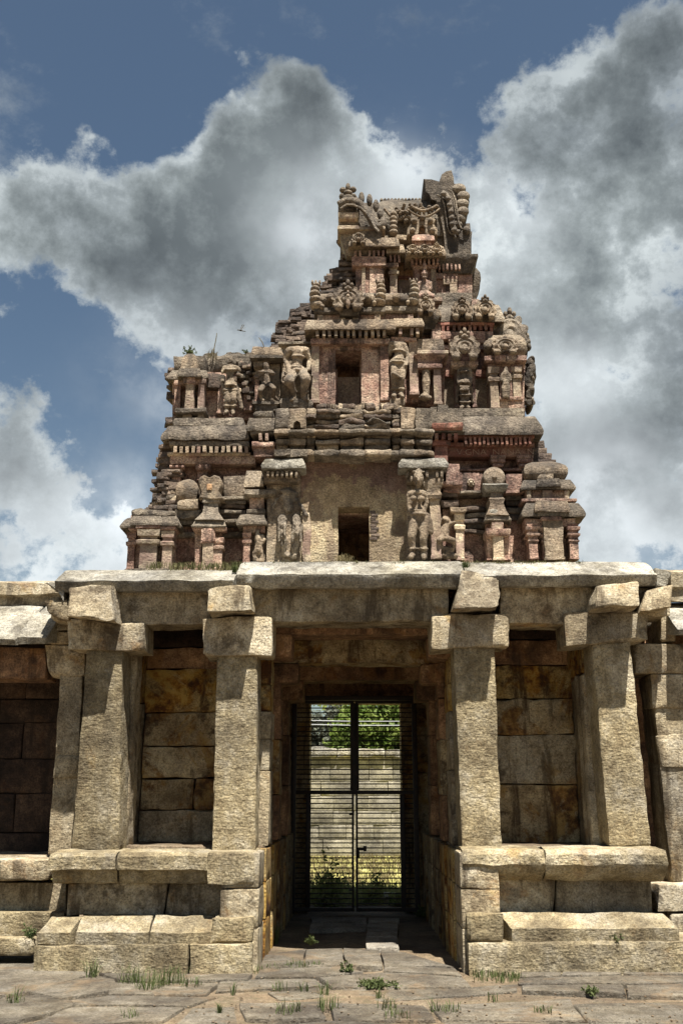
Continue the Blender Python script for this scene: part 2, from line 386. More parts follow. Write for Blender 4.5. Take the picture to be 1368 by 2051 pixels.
# ---------------------------------------------------------------- materials
def newmat(name, rough=.9, spec=.25):
    m = bpy.data.materials.new(name); m.use_nodes = True; t = NT(m.node_tree)
    b = m.node_tree.nodes['Principled BSDF']; b.inputs['Roughness'].default_value = rough
    b.inputs['Specular IOR Level'].default_value = spec; return m, t, b
def stone(name, cols, stain=(.05, .042, .034), stain_amt=.5, rust=None, rust_amt=0., lichen=None, lichen_amt=0., scale=1.0, bump=.7, bdist=.02, vary=.22, speck=.5, coarse=34, band=None):
    m, t, b = newmat(name)
    g = t.n.new('ShaderNodeNewGeometry'); oi = t.n.new('ShaderNodeObjectInfo')
    sc = t.n.new('ShaderNodeVectorMath'); sc.operation = 'SCALE'; sc.inputs[0].default_value = (13.1, 7.7, 5.3)
    t.lk(oi.outputs['Random'], sc.inputs['Scale']); pos = t.vmath('ADD', g.outputs['Position'], sc.outputs[0])
    P0 = g.outputs['Position']
    n1 = t.noise(pos, 1.7 * scale, 5, .6); n2 = t.noise(pos, 11 * scale, 8, .68); n3 = t.noise(pos, 55 * scale, 6, .8)
    f = t.math('ADD', t.math('MULTIPLY', n1, .55), t.math('MULTIPLY', n2, .45))
    c = t.ramp(f, [(.40, cols[0]), (.5, cols[1]), (.60, cols[2])])
    c = t.mix(1.0, c, t.ramp(n3, [(.36, (1 - speck * 1.2,) * 3), (.5, (1, 1, 1)), (.64, (1 + speck * .8, 1 + speck * .78, 1 + speck * .7))]), 'MULTIPLY')
    if band:
        sz = t.n.new('ShaderNodeSeparateXYZ'); t.lk(P0, sz.inputs[0]); zz = t.math('ADD', sz.outputs[2], t.math('MULTIPLY_ADD', t.noise(P0, 2.6, 9, .68), 1.9, -.95))
        c2 = t.mix(1.0, t.ramp(f, [(.40, band[0]), (.5, band[1]), (.60, band[2])]), t.ramp(n3, [(.36, (.5, .5, .5)), (.5, (1, 1, 1)), (.64, (1.4, 1.35, 1.3))]), 'MULTIPLY')
        c = t.mix(t.ss(zz, band[3], band[3] + .10), c, c2)
    if rust:
        rm = t.ss(t.noise(P0, 1.8 * scale, 7, .68, .6), .60 - .22 * rust_amt, .68 - .2 * rust_amt)
        rc = t.ramp(t.noise(pos, 5 * scale, 6, .7), [(.42, rust[0]), (.5, rust[1]), (.58, rust[2])])
        c = t.mix(t.math('MULTIPLY', rm, min(1, rust_amt + .35)), c, rc)
    if stain_amt:
        sv = t.vmath('MULTIPLY', P0, (5.5, 5.5, .8)); sm = t.ss(t.noise(sv, 1.0, 7, .68, .3), .52, .64)
        sm2 = t.ss(t.noise(P0, 3.3, 8, .72), .53, .64)
        c = t.mix(t.math('MULTIPLY', t.math('MAXIMUM', sm, sm2), stain_amt), c, stain)
    if lichen:
        sx = t.n.new('ShaderNodeSeparateXYZ'); t.lk(g.outputs['Normal'], sx.inputs[0])
        lm = t.math('MULTIPLY', t.ss(sx.outputs[2], .15, .8), t.ss(n2, .35, .6)); lm = t.math('MAXIMUM', lm, t.ss(t.noise(pos, 2.4, 9, .72), .54, .66))
        c = t.mix(t.math('MULTIPLY', lm, lichen_amt), c, lichen)
    c = t.mix(1.0, c, t.ramp(t.noise(P0, 1.1, 6, .65), [(.38, (.66, .66, .68)), (.62, (1.22, 1.2, 1.14))]), 'MULTIPLY')
    pit = t.math('MULTIPLY', t.ss(t.noise(pos, 21 * scale, 7, .75), .57, .66), .55); c = t.mix(pit, c, stain)
    v = t.math('MULTIPLY_ADD', t.math('FRACT', t.math('MULTIPLY', oi.outputs['Random'], 17.3)), vary * 1.6, 1 - vary)
    cc = t.n.new('ShaderNodeCombineColor'); [t.lk(v, cc.inputs[i]) for i in range(3)]
    c = t.mix(1.0, c, cc.outputs[0], 'MULTIPLY'); t.lk(c, b.inputs['Base Color'])
    bh = t.math('ADD', t.math('MULTIPLY', t.noise(pos, coarse * scale, 9, .72), .75), t.math('MULTIPLY', t.noise(pos, 7 * scale, 4, .6), .9))
    bh = t.math('ADD', bh, t.math('MULTIPLY', t.math('MINIMUM', t.voro(pos, 26 * scale), .55), .35))
    bh = t.math('ADD', bh, t.math('MULTIPLY', t.noise(t.vmath('MULTIPLY', pos, (14, 14, 55)), 1.0, 5, .7), .45))
    bn = t.n.new('ShaderNodeBump'); bn.inputs['Strength'].default_value = bump; bn.inputs['Distance'].default_value = bdist
    t.lk(bh, bn.inputs['Height']); t.lk(bn.outputs[0], b.inputs['Normal']); return m
RUST = ((.035, .018, .010), (.22, .10, .025), (.36, .23, .07))
M = {}
M['granite'] = stone('granite', ((.195, .152, .088), (.325, .268, .165), (.445, .39, .285)), stain_amt=.35, stain=(.095, .075, .05), rust=RUST, rust_amt=.04, bump=1.0, bdist=.04, coarse=26)
M['dressed'] = stone('dressed_granite', ((.215, .17, .11), (.345, .288, .195), (.455, .405, .31)), stain_amt=.75, stain=(.07, .05, .03), rust=RUST, rust_amt=.16, bump=.8, bdist=.025)
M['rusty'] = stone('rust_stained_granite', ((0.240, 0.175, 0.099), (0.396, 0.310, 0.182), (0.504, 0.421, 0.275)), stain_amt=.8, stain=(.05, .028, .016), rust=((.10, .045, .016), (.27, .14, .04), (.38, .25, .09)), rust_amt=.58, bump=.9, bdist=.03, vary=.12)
M['dark'] = stone('smoked_granite_hole_shade', ((0.123, 0.074, 0.047), (0.265, 0.154, 0.088), (0.435, 0.273, 0.152)), stain_amt=.6, stain=(.035, .022, .016), rust=((.05, .022, .012), (.18, .075, .025), (.30, .16, .06)), rust_amt=.3, bump=.7, vary=.12)  # smoke-browned stone; also painted shade in the tower's holes, niche and upper window
M['eave'] = stone('weathered_eave_granite', ((0.206, 0.185, 0.142), (0.338, 0.314, 0.262), (0.468, 0.444, 0.383)), stain_amt=.6, stain=(.075, .065, .05), bump=1.0, bdist=.04)
M['plaster'] = stone('old_lime_plaster', ((.185, .105, .082), (.365, .235, .18), (.51, .385, .29)), stain=(.05, .038, .032), stain_amt=.75, lichen=(.072, .056, .046), lichen_amt=.75, rust=((.18, .09, .07), (.29, .155, .115), (.38, .25, .18)), rust_amt=.2, bump=.9, bdist=.025, vary=.14, speck=.7)
M['stucco'] = stone('grey_weathered_stucco', ((0.158, 0.118, 0.083), (0.299, 0.232, 0.164), (0.452, 0.370, 0.268)), stain=(.05, .042, .035), stain_amt=.6, lichen=(.07, .062, .052), lichen_amt=.6, bump=1.0, bdist=.03, vary=.16)
M['mould'] = stone('lichened_moulding', ((.09, .075, .058), (.185, .152, .117), (.33, .28, .215)), stain=(.045, .037, .031), stain_amt=.65, lichen=(.058, .052, .044), lichen_amt=.75, bump=1.0, bdist=.03)
M['red'] = stone('red_ochre_plaster', ((.19, .075, .055), (.28, .13, .095), (.36, .22, .16)), stain_amt=.55, lichen=(.06, .05, .04), lichen_amt=.6, bump=.6)
M['brick'] = stone('weathered_brick', ((.065, .05, .04), (.125, .092, .072), (.22, .17, .13)), stain_amt=.7, stain=(.042, .036, .031), lichen=(.058, .051, .045), lichen_amt=.9, bump=1.0, vary=.18)
M['buff'] = stone('buff_scraped_plaster', ((.25, .185, .135), (.37, .29, .205), (.48, .405, .29)), stain=(.12, .085, .07), stain_amt=.6, rust=((.18, .115, .095), (.25, .17, .14), (.32, .225, .18)), rust_amt=.5, bump=.8)
M['paving'] = stone('paving_granite', ((0.095, 0.077, 0.057), (0.149, 0.128, 0.097), (0.203, 0.180, 0.144)), stain_amt=.5, stain=(.075, .06, .04), rust=((.13, .09, .055), (.18, .128, .078), (.21, .16, .105)), rust_amt=.35, bump=1.0, bdist=.03, vary=.15)
M['earth'] = stone('sandy_earth', ((0.120, 0.086, 0.055), (0.166, 0.124, 0.081), (0.207, 0.164, 0.114)), stain=(.09, .08, .045), stain_amt=.45, bump=.9, bdist=.025, vary=.0, speck=.5)
M['lawn'] = stone('dry_lawn', ((.26, .25, .07), (.36, .33, .11), (.42, .38, .17)), stain=(.16, .20, .05), stain_amt=.6, bump=.5, vary=0, speck=.3)
M['far'] = stone('enclosure_wall_stone', ((.18, .16, .125), (.27, .245, .19), (.35, .32, .26)), stain_amt=.3, bump=.5)
def plain(name, c1, c2, rough=.6, spec=.3, sc=6., transl=0.):
    m, t, b = newmat(name, rough, spec); oi = t.n.new('ShaderNodeNewGeometry')
    c = t.ramp(t.noise(oi.outputs['Position'], sc, 3), [(.35, c1), (.65, c2)]); t.lk(c, b.inputs['Base Color'])
    if transl:
        tr = t.n.new('ShaderNodeBsdfTranslucent'); t.lk(c, tr.inputs[0]); mx = t.n.new('ShaderNodeMixShader'); mx.inputs[0].default_value = transl
        out = t.n['Material Output']; t.lk(b.outputs[0], mx.inputs[1]); t.lk(tr.outputs[0], mx.inputs[2]); t.lk(mx.outputs[0], out.inputs[0])
    return m
M['iron'] = plain('black_painted_iron', (.010, .009, .009), (.036, .020, .014), .55, .35, 20)
M['grass'] = plain('green_grass', (.055, .075, .025), (.115, .135, .05), .7, .2, 9, .3)
M['dry'] = plain('dry_grass', (.12, .10, .05), (.22, .18, .10), .8, .1, 7, .25)
M['leaf'] = plain('tree_leaf', (.09, .15, .025), (.24, .29, .07), .6, .3, 2.5, .45)
M['greyleaf'] = plain('hazed_leaf', (.09, .10, .075), (.17, .18, .13), .7, .2, 2.5, .3)  # distance haze put into the leaf colour as grey
M['bark'] = plain('bark', (.06, .045, .03), (.12, .09, .06), .9, .1, 12)
M['insect'] = plain('insect_body', (.02, .02, .02), (.06, .05, .03), .5, .3, 90)
M['wing'] = plain('insect_wing', (.25, .25, .24), (.35, .35, .33), .4, .3, 50, .6)
M['wire'] = plain('grey_wire', (.45, .45, .45), (.55, .55, .55), .5, .3, 5)
M['scratch'] = plain('pale_scratched_paint', (.30, .215, .16), (.36, .27, .20), .9, .1, 20)
M['lush'] = plain('lush_lawn_grass', (.19, .23, .07), (.33, .32, .14), .7, .2, 5, .5)
M['olive'] = plain('olive_ledge_grass', (.07, .075, .03), (.17, .155, .075), .8, .1, 7, .3)
M['blackish'] = stone('blackish_wall_stone', ((.022, .015, .012), (.045, .028, .02), (.085, .055, .037)), stain_amt=.6, stain=(.015, .011, .009), rust=((.02, .012, .01), (.06, .028, .014), (.11, .06, .03)), rust_amt=.25, bump=.7, vary=.12)  # near-black tone for the left wing wall and top bay courses
M['ochre'] = stone('ochre_stained_granite', ((0.253, 0.168, 0.074), (0.391, 0.280, 0.116), (0.483, 0.381, 0.189)), stain_amt=.85, stain=(.045, .022, .012), rust=((.10, .04, .012), (.30, .15, .03), (.42, .27, .07)), rust_amt=.7, bump=.9, bdist=.03, vary=.12)
M['doorwall'] = stone('peeling_doorway_plaster', ((.24, .18, .11), (.37, .285, .18), (.48, .40, .265)), stain=(.15, .10, .075), stain_amt=.55, bump=1.0, bdist=.03, vary=.0, speck=.6, band=((.15, .095, .075), (.235, .155, .12), (.33, .24, .185), 4.95))
M['pavefloor'] = stone('passage_flagstone_lightened', ((.22, .19, .15), (.31, .28, .235), (.38, .355, .30)), stain_amt=.4, stain=(.13, .10, .07), bump=.9)  # stone colour lightened to lift the shaded passage floor

# ---------------------------------------------------------------- ground
def struct(o): o['kind'] = 'structure'; return o
gv, gf = [], []
gx = np.concatenate([[-900, -200, -40, -12], np.linspace(-6, 6, 60), [12, 40, 200, 900]]); gy = np.concatenate([[-300, -40, 0, 4], np.linspace(6, 14.2, 60), [14.4, 30, 120, 900]])
for y in gy:
    for x in gx: gv.append((x, y, 0))
gv = np.array(gv, float); inn = (np.abs(gv[:, 0]) < 6.1) & (gv[:, 1] > 5.9) & (gv[:, 1] < 14.3)
gv[inn, 2] += .022 * vnoise(gv[inn] * 1.9, 2) + .010 * vnoise(gv[inn] * 7, 3) - .012
nxg = len(gx)
gf = [(j * nxg + i, j * nxg + i + 1, (j + 1) * nxg + i + 1, (j + 1) * nxg + i) for j in range(len(gy) - 1) for i in range(nxg - 1)]
ground = struct(obj('ground', gv, gf, M['earth']))
lv = [(-30, 14.75, .006), (30, 14.75, .006), (30, 24.9, .006), (-30, 24.9, .006)]
lawn = struct(obj('lawn', lv, [(0, 1, 2, 3)], M['lawn']))
pave = thing('pavement', '', '', (0, 8.5, 0)); del pave['label']; del pave['category']; struct(pave)
def slab(quad, top=.03, mat='paving', jag=.022, name='paving_stone'):
    """flagstone outlined by photo points on the ground"""
    q = [G(*p, top) for p in quad]; pts = []
    for a, b in zip(q, q[1:] + q[:1]):
        n = max(2, int(np.linalg.norm(b - a) / .16)); pts += [a + (b - a) * i / n for i in range(n)]
    W = np.array(pts); m = len(W); SEED[0] += 1
    W[:, 0] += jag * vnoise(W * 4.5 + SEED[0], 5); W[:, 1] += jag * vnoise(W * 4.5 + SEED[0], 6)
    C = W.mean(0); tilt = np.array([random.uniform(-.008, .008), random.uniform(-.008, .008)])
    def lay(k, dz): V = C + (W - C) * k; V[:, 2] = top + dz + ((V[:, :2] - C[:2]) @ tilt); return V
    V = np.vstack([lay(1, -.14), lay(1, -.014), lay(.985, 0), lay(.6, .003)]); V[2*m:, 2] += .006 * vnoise(V[2*m:] * 3, 2)
    V = np.vstack([V, [C + [0, 0, .003]]]); F = []
    for r in range(3):
        for i in range(m): j = (i + 1) % m; F.append((r * m + i, r * m + j, (r + 1) * m + j, (r + 1) * m + i))
    F += [(3 * m + i, 3 * m + (i + 1) % m, 4 * m) for i in range(m)]
    o = obj(name, V, F, M[mat], pave, ang=50); fix_normals(o.data); return o
SL = [  # flagstones in front, left part
 [(-260,1962),(60,1918),(190,1950),(60,1985),(-260,2030)], [(62,1985),(192,1952),(232,1962),(222,1985),(120,2000)],
 [(200,1948),(505,1950),(500,1962),(250,1966)], [(222,1968),(435,1970),(415,1990),(215,1992)],
 [(-300,2040),(80,1990),(165,2003),(130,2020),(-160,2090)], [(140,2004),(212,1995),(432,1996),(380,2014),(150,2012)],
 [(130,2022),(155,2015),(375,2018),(330,2046),(60,2050)], [(-160,2095),(50,2055),(330,2050),(420,2150),(-150,2160)],
 [(385,2020),(470,2018),(480,2060),(350,2055)], [(-420,2000),(-270,1965),(-290,2035),(-420,2060)],
 # middle
 [(440,1962),(630,1960),(650,1975),(430,1986)], [(540,1988),(640,1978),(650,1998),(560,2003)],
 [(520,1940),(690,1935),(730,1946),(640,1956),(510,1956)], [(640,1958),(765,1948),(925,1957),(945,1976),(665,1978)],
 [(770,1936),(910,1938),(925,1954),(768,1946)], [(690,1980),(945,1978),(1040,1970),(1040,1986),(770,2006),(680,1990)],
 # right part
 [(1040,1944),(1123,1940),(1125,1954),(1040,1957)], [(1125,1940),(1250,1934),(1240,1951),(1126,1954)], [(1252,1934),(1560,1922),(1600,1948),(1245,1950)],
 [(1040,1959),(1240,1955),(1600,1950),(1600,1966),(1246,1970),(1040,1970)], [(1040,1972),(1248,1972),(1252,1990),(1120,1986),(1042,1984)], [(1250,1972),(1600,1968),(1640,1995),(1255,1992)],
 [(1150,2012),(1500,2002),(1560,2060),(1180,2046)], [(1190,2050),(1560,2064),(1600,2150),(1200,2150)], [(860,2012),(1140,2000),(1170,2046),(880,2042)], [(890,2046),(1180,2050),(1190,2150),(900,2150)],
 [(480,2010),(640,2006),(650,2036),(490,2040)], [(660,2008),(850,2012),(870,2042),(670,2046)], [(440,2064),(650,2044),(880,2052),(890,2150),(430,2150)]]
for i, q in enumerate(SL): slab(q, .024 if i not in (10, 11, 15, 22, 23, 24, 25, 26, 27, 28, 8) else .010)
PSL = [[(530,1912),(612,1900),(608,1936),(520,1940)], [(614,1900),(686,1899),(690,1934),(612,1936)], [(688,1899),(760,1903),(768,1935),(692,1934)], [(762,1902),(812,1908),(910,1936),(770,1935)],
 [(622,1836),(733,1838),(735,1845),(625,1846)], [(736,1838),(800,1838),(800,1846),(738,1846)], [(622,1848),(735,1848),(733,1859),(620,1860)], [(737,1848),(798,1848),(796,1876),(733,1876)], [(733,1877),(796,1877),(800,1898),(733,1899)]]
for i, q in enumerate(PSL): slab(q, .03, 'pavefloor' if i > 3 else 'paving', jag=.012)  # slabs in shade take the lightened stone, sunlit ones plain paving

# ---------------------------------------------------------------- the granite gateway porch
porch = thing('gateway_porch', 'ochre granite gateway porch with four square columns and heavy eave slabs', 'porch', (0, 10.5, 0))
gr, dr, ru, dk, ev, oc = (M[k] for k in ('granite', 'dressed', 'rusty', 'dark', 'eave', 'ochre'))
def pk(name, mat, xl, xr, yt, yb, Y, D, **k): return rk(name, porch, mat, xl, xr, yt, yb, Y, D, **k)
def ptr(name, mat, top, bot, Y, D, par=None, **k): return obj(name, *pxbox(top, bot, Y, D, **k), mat, par or porch)
big = dict(r=.028, wear=.011, sp=.055, fr=6)
# left plinth
ptr('plinth_stone', gr, (70,378,(1896,1892)), (66,376,1948), 9.50, .6, zb=-.12, **big)
ptr('plinth_stone', gr, (381,505,(1893,1890)), (379,505,1955), 9.48, .62, zb=-.12, **big)
def step(xl, xr, yt, Yt=9.76, ym=1866, yb=1892, Y=9.54, **k): return pst('plinth_stone', porch, gr, xl, xr, [(Y, yb), (Y - .01, ym + 2), (Y + .02, ym), (Yt, yt), (10.0, yt - 1), (10.0, yb)], sp=.055, wear=.010, fr=6, **k)
step(86, 150, 1836, skew=.25); step(152, 297, 1834); step(300, 424, 1834)
ptr('plinth_stone', gr, (424,508,1838), (422,507,1892), 9.53, .5, **big)
ptr('plinth_stone', dr, (137,337,1768), (135,326,1834), 9.86, .4, r=.014, wear=.006, sp=.06)
ptr('plinth_stone', dr, (341,451,1768), (331,451,1834), 9.85, .4, r=.014, wear=.006, sp=.06)
ptr('plinth_stone', dr, (454,512,1770), (454,512,1836), 9.87, .4, r=.014, wear=.006, sp=.06)
led = [(9.66, 1708), (9.62, 1716), (9.615, 1742), (9.70, 1745), (9.75, 1769), (10.35, 1772), (10.35, 1700), (9.95, 1701)]
lk_ = dict(sp=.05, wear=.011, fr=7)
pst('ledge_stone', porch, gr, 99, 231, led, **lk_); pst('ledge_stone', porch, gr, 234, 424, led, **lk_)
ptr('ledge_stone', gr, (414,511,1707), (418,510,1772), 9.60, .75, **big)
# right plinth
ptr('plinth_stone', gr, (938,1480,(1889,1884)), (940,1480,1956), 9.50, .6, zb=-.12, **big)
ptr('plinth_stone', gr, (935,1008,1829), (936,1009,1890), 9.53, .5, **big)
step(1011, 1345, 1828, ym=1858, yb=1889, skew=-.3)
ptr('plinth_stone', dr, (928,1111,1760), (930,1108,1828), 9.86, .4, r=.014, wear=.006, sp=.06)
ptr('plinth_stone', dr, (1114,1303,1760), (1112,1305,1828), 9.85, .4, r=.014, wear=.006, sp=.06)
led2 = [(9.66, 1702), (9.61, 1712), (9.60, 1732), (9.65, 1748), (9.78, 1763), (10.35, 1766), (10.35, 1694), (9.95, 1695)]
pst('ledge_stone', porch, gr, 928, 1091, led2, **lk_); pst('ledge_stone', porch, gr, 1094, 1338, led2, **lk_)
# plinth sides along the passage, bay floors
XL, XR = X(515, 1950, 9.6), X(928, 1950, 9.6)
xl_in, xr_in = -.83, .86
for sx, a, b in ((-1, XL - .35, XL), (1, XR, XR + .35)):
    y = 9.55
    for L in (.62, .75, .66, .8, .7, .72):
        zz = 0
        for hh in (.36, .34, .31):
            k = (y - 9.55) * .02 * -sx
            obj('plinth_stone', *box(a + k, b + k, y + .06 if y > 9.6 else 9.62, y + L - .008, zz - (.1 if zz == 0 else 0), zz + hh - .006, r=.012, wear=.006, sp=.09), (dr if y < 9.9 else oc if y < 11 else ru), porch); zz += hh
        y += L
for x0, x1 in ((X(140, 1700, 10.3), XL - .02), (XR + .02, X(1310, 1700, 10.3))):
    obj('bay_floor', *box(x0, x1, 10.3, 11.2, .5, 1.025, r=.01, wear=.01, sp=.1), M['earth'], porch)
# columns, capitals
colk = dict(r=.02, wear=.0075, sp=.05, fr=9)
for t, b in (((175,246,1299), (143,238,1706)), ((435,516,1306), (425,511,1706)), ((908,990,1289), (925,1004,1699)), ((1184,1262,1285), (1220,1303,1694))):
    ptr('column', gr, t, b, 9.95, .42, **colk)
capk = dict(r=.03, wear=.010, sp=.05, fr=6)
ptr('capital', dr, (135,290,(1240,1247)), (136,289,(1300,1303)), 9.90, .5, **capk)
ptr('capital', dr, (405,546,(1238,1234)), (408,545,(1314,1312)), 9.90, .5, **capk)
ptr('capital', dr, (863,1020,(1229,1228)), (864,1019,(1299,1293)), 9.90, .5, **capk)
ptr('capital', dr, (1129,1298,(1226,1224)), (1133,1296,(1293,1282)), 9.90, .5, **capk)
# front beams, beam ends, eave slabs
bmk = dict(r=.025, wear=.012, sp=.06, fr=5)
ptr('lintel_beam', dr, (242,424,1176), (242,424,1249), 9.97, .45, **bmk)
ptr('lintel_beam', dr, (509,900,1172), (509,897,1245), 9.96, .48, **bmk)
ptr('lintel_beam', dr, (1002,1188,1172), (1002,1186,1250), 9.97, .45, **bmk)
ptr('lintel_beam', dr, (1276,1342,1180), (1276,1340,1232), 9.99, .45, **bmk)
ptr('lintel_beam', dr, (100,150,1195), (100,150,1243), 10.0, .45, **bmk)
endk = dict(r=.018, wear=.022, sp=.06, fr=4.5, chip=2.5)
ptr('beam_end', dr, (138,224,(1178,1172)), (135,226,(1232,1238)), 9.60, .85, dyt=.08, dx=.03, **endk)
ptr('beam_end', dr, (416,499,(1175,1172)), (418,501,(1226,1222)), 9.62, .85, dyt=.07, dx=.03, **endk)
ptr('beam_end', dr, (926,1000,(1142,1160)), (909,1002,(1216,1214)), 9.60, .85, dyt=.16, **endk)
ptr('beam_end', dr, (1197,1280,(1170,1164)), (1190,1281,(1217,1212)), 9.60, .85, dyt=.06, **endk)
ptr('beam_end', dr, (1296,1345,(1180,1168)), (1284,1345,(1224,1216)), 9.75, .6, dyt=.05, **endk)
ptr('beam_end', dr, (90,140,(1203,1200)), (94,140,(1226,1244)), 9.85, .6, **endk)
def eave(xl, xr, yb, ym, yt, **k): return pst('eave_slab', porch, ev, xl, xr, [(9.83, yb), (9.79, yb - 9), (9.77, ym), (10.12, yt), (11.2, yt), (11.2, yb + 10), (9.95, yb + 3)], sp=.06, wear=.010, fr=5, **k)
eave(108, 468, 1184, 1163, 1143); eave(473, 931, 1177, 1150, 1126); eave(936, 1318, 1174, 1152, 1127)
ptr('eave_slab', ev, (84,130,(1168,1164)), (106,130,(1178,1206)), 9.84, .9, **endk)
ptr('eave_slab', ev, (1312,1343,(1136,1142)), (1312,1330,(1178,1176)), 9.80, .9, **endk)
# porch ceiling and bay walls
obj('ceiling_slab', *box(-2.75, 2.75, 10.3, 11.3, 3.50, 3.74, r=.01, sp=.3), dk, porch)
def course_wall(x0, x1, Y0, D, zs, widths, mats, name='wall_stone', gap=.011, proud=.022):
    jz = [(z + random.uniform(-.022, .022), z + random.uniform(-.022, .022)) if 0 < k < len(zs) - 1 else (z, z) for k, z in enumerate(zs)]
    at_ = lambda k, x: jz[k][0] + (jz[k][1] - jz[k][0]) * (x - x0) / (x1 - x0)
    for i in range(len(zs) - 1):
        cuts = [x0] + [x0 + (x1 - x0) * q for q in widths[i % len(widths)]] + [x1]
        for a, b in zip(cuts, cuts[1:]):
            dy = random.uniform(0, proud); a_, b_ = a + gap / 2, b - gap / 2; t_ = random.uniform(-.015, .015)
            c8 = [(x + (t_ if k == i + 1 else 0), y, at_(k, x) + (gap / 2 if k == i else -gap / 2)) for k in (i, i + 1) for y in (Y0 - dy, Y0 + D) for x in (a_, b_)]
            obj(name, *hexa(c8, r=.014, wear=.011, sp=.06, fr=6, chip=2.2), mats[i % len(mats)], porch)
bayY = 10.98
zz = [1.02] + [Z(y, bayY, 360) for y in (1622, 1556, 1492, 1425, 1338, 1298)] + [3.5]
course_wall(X(286, 1500, bayY), X(520, 1500, bayY), bayY, .4, zz, [[], [.45], [], [], [], [], []], [dr, ru, ru, ru, oc, dk, M['blackish']])
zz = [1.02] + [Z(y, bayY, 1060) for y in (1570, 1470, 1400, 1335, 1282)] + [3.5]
course_wall(X(900, 1500, bayY), X(1152, 1500, bayY), bayY, .4, zz, [[], [], [], [], [], []], [ru, dr, ru, oc, dk, M['blackish']])
obj('wall_stone', *box(X(289, 1500, 10.98) - .3, X(289, 1500, 10.98), 10.34, 10.72, 1.02, 3.45, r=.02, wear=.012), dr, porch)
obj('wall_stone', *box(X(289, 1500, 10.98) - .3, X(289, 1500, 10.98) - .03, 10.735, 11.1, 1.02, 2.45, r=.02, wear=.016), dr, porch)
obj('wall_stone', *box(X(289, 1500, 10.98) - .3, X(289, 1500, 10.98) - .02, 10.73, 11.1, 2.46, 3.45, r=.02, wear=.012), oc, porch)
bx = X(1147, 1500, 10.98)
obj('wall_stone', *box(bx, bx + .38, 10.34, 10.68, 1.02, 2.72, r=.02, wear=.012), dr, porch)
obj('wall_stone', *box(bx + .03, bx + .38, 10.69, 11.1, 1.02, 2.70, r=.02, wear=.016), dr, porch)
obj('wall_stone', *box(bx, bx + .38, 10.34, 11.1, 2.73, 3.45, r=.02, wear=.012), oc, porch)
# passage: projecting jamb stones, pilasters with brackets, walls, cross beams
def seg_stack(x0, x1, y0, y1, zs, mats, **k):
    for i, (a, b) in enumerate(zip(zs, zs[1:])):
        j = random.uniform(-.012, .012)
        obj('jamb_stone', *box(x0 + j, x1 + j, y0, y1, a + .004, b - .004, **{**dict(r=.016, wear=.008, sp=.07), **k}), mats[i % len(mats)], porch)
for sx in (-1, 1):
    e = lambda v: (min(v), max(v))
    A = abs(XL) - .02 if sx < 0 else XR + .02
    seg_stack(*e((sx * A, sx * (A + .4))), 10.40, 10.86, [1.02, 1.75, 2.06, 2.34, 2.62, 2.90], [dr, dr, dr, oc, oc])
    obj('wall_stone', *box(*e((sx * (A + .09), sx * (A + .5))), 10.87, 11.36, 1.02, 3.2, r=.012, sp=.1), oc, porch)
    seg_stack(*e((sx * (A - .03), sx * (A + .4))), 11.37, 11.80, [1.02, 1.5, 2.1, 2.55, 2.80], [dk, ru, dk, dk])
    obj('wall_stone', *box(*e((sx * (A + .08), sx * (A + .5))), 11.81, 12.5, 1.02, 3.2, r=.012, sp=.1), dk, porch)
    seg_stack(*e((sx * (A - .05), sx * (A + .4))), 12.51, 12.95, [1.02, 1.6, 2.2, 2.72], [dk, dk, dk])
    obj('wall_stone', *box(*e((sx * (A + .06), sx * (A + .5))), 12.96, 14.0, 1.02, 3.2, r=.012, sp=.1), dk, porch)
    obj('bracket', *box(*e((sx * (A - .20), sx * (A + .3))), 10.42, 10.9, 2.90, 3.14, r=.03, wear=.01, sp=.07), dk, porch)
    obj('bracket', *box(*e((sx * (A - .22), sx * (A + .3))), 11.35, 11.85, 2.72, 2.94, r=.03, wear=.01, sp=.07), dk, porch)
    obj('bracket', *box(*e((sx * (A - .22), sx * (A + .3))), 12.48, 13.0, 2.62, 2.86, r=.03, wear=.01, sp=.07), dk, porch)
    obj('side_wall', *box(*e((sx * (A + .47), sx * 2.9)), 11.4, 14.6, 0, 3.9, r=.01, sp=.4), dk, porch)
obj('cross_beam', *box(-1.2, 1.2, 10.45, 10.90, 3.14, 3.48, r=.02, wear=.008, sp=.1), dk, porch)
obj('cross_beam', *box(-1.2, 1.2, 11.38, 11.82, 2.95, 3.22, r=.02, wear=.01, sp=.1), ru, porch)
obj('cross_beam', *box(-1.2, 1.2, 12.5, 12.98, 2.87, 3.1, r=.02, wear=.01, sp=.1), dk, porch)
obj('ceiling_slab', *box(-1.4, 1.4, 10.95, 12.6, 3.25, 3.45, r=.01, sp=.2), ru, porch)
obj('ceiling_slab', *box(-1.4, 1.4, 12.6, 14.6, 3.12, 3.4, r=.01, sp=.3), dk, porch)
jl, jr = X(620, 1600, 14.05), X(805, 1600, 14.05)
for a, b in ((-1.25, jl), (jr, 1.25)):
    z0 = 0
    for hh in (.6, .55, .62, .5, .75): obj('door_jamb', *box(a, b, 14.0 + random.uniform(0, .01), 14.5, z0, z0 + hh - .005, r=.012, sp=.12), ru, porch); z0 += hh
obj('door_lintel', *box(-1.3, 1.3, 14.0, 14.5, Z(1407, 14.05), 3.15, r=.012, sp=.15), dk, porch)

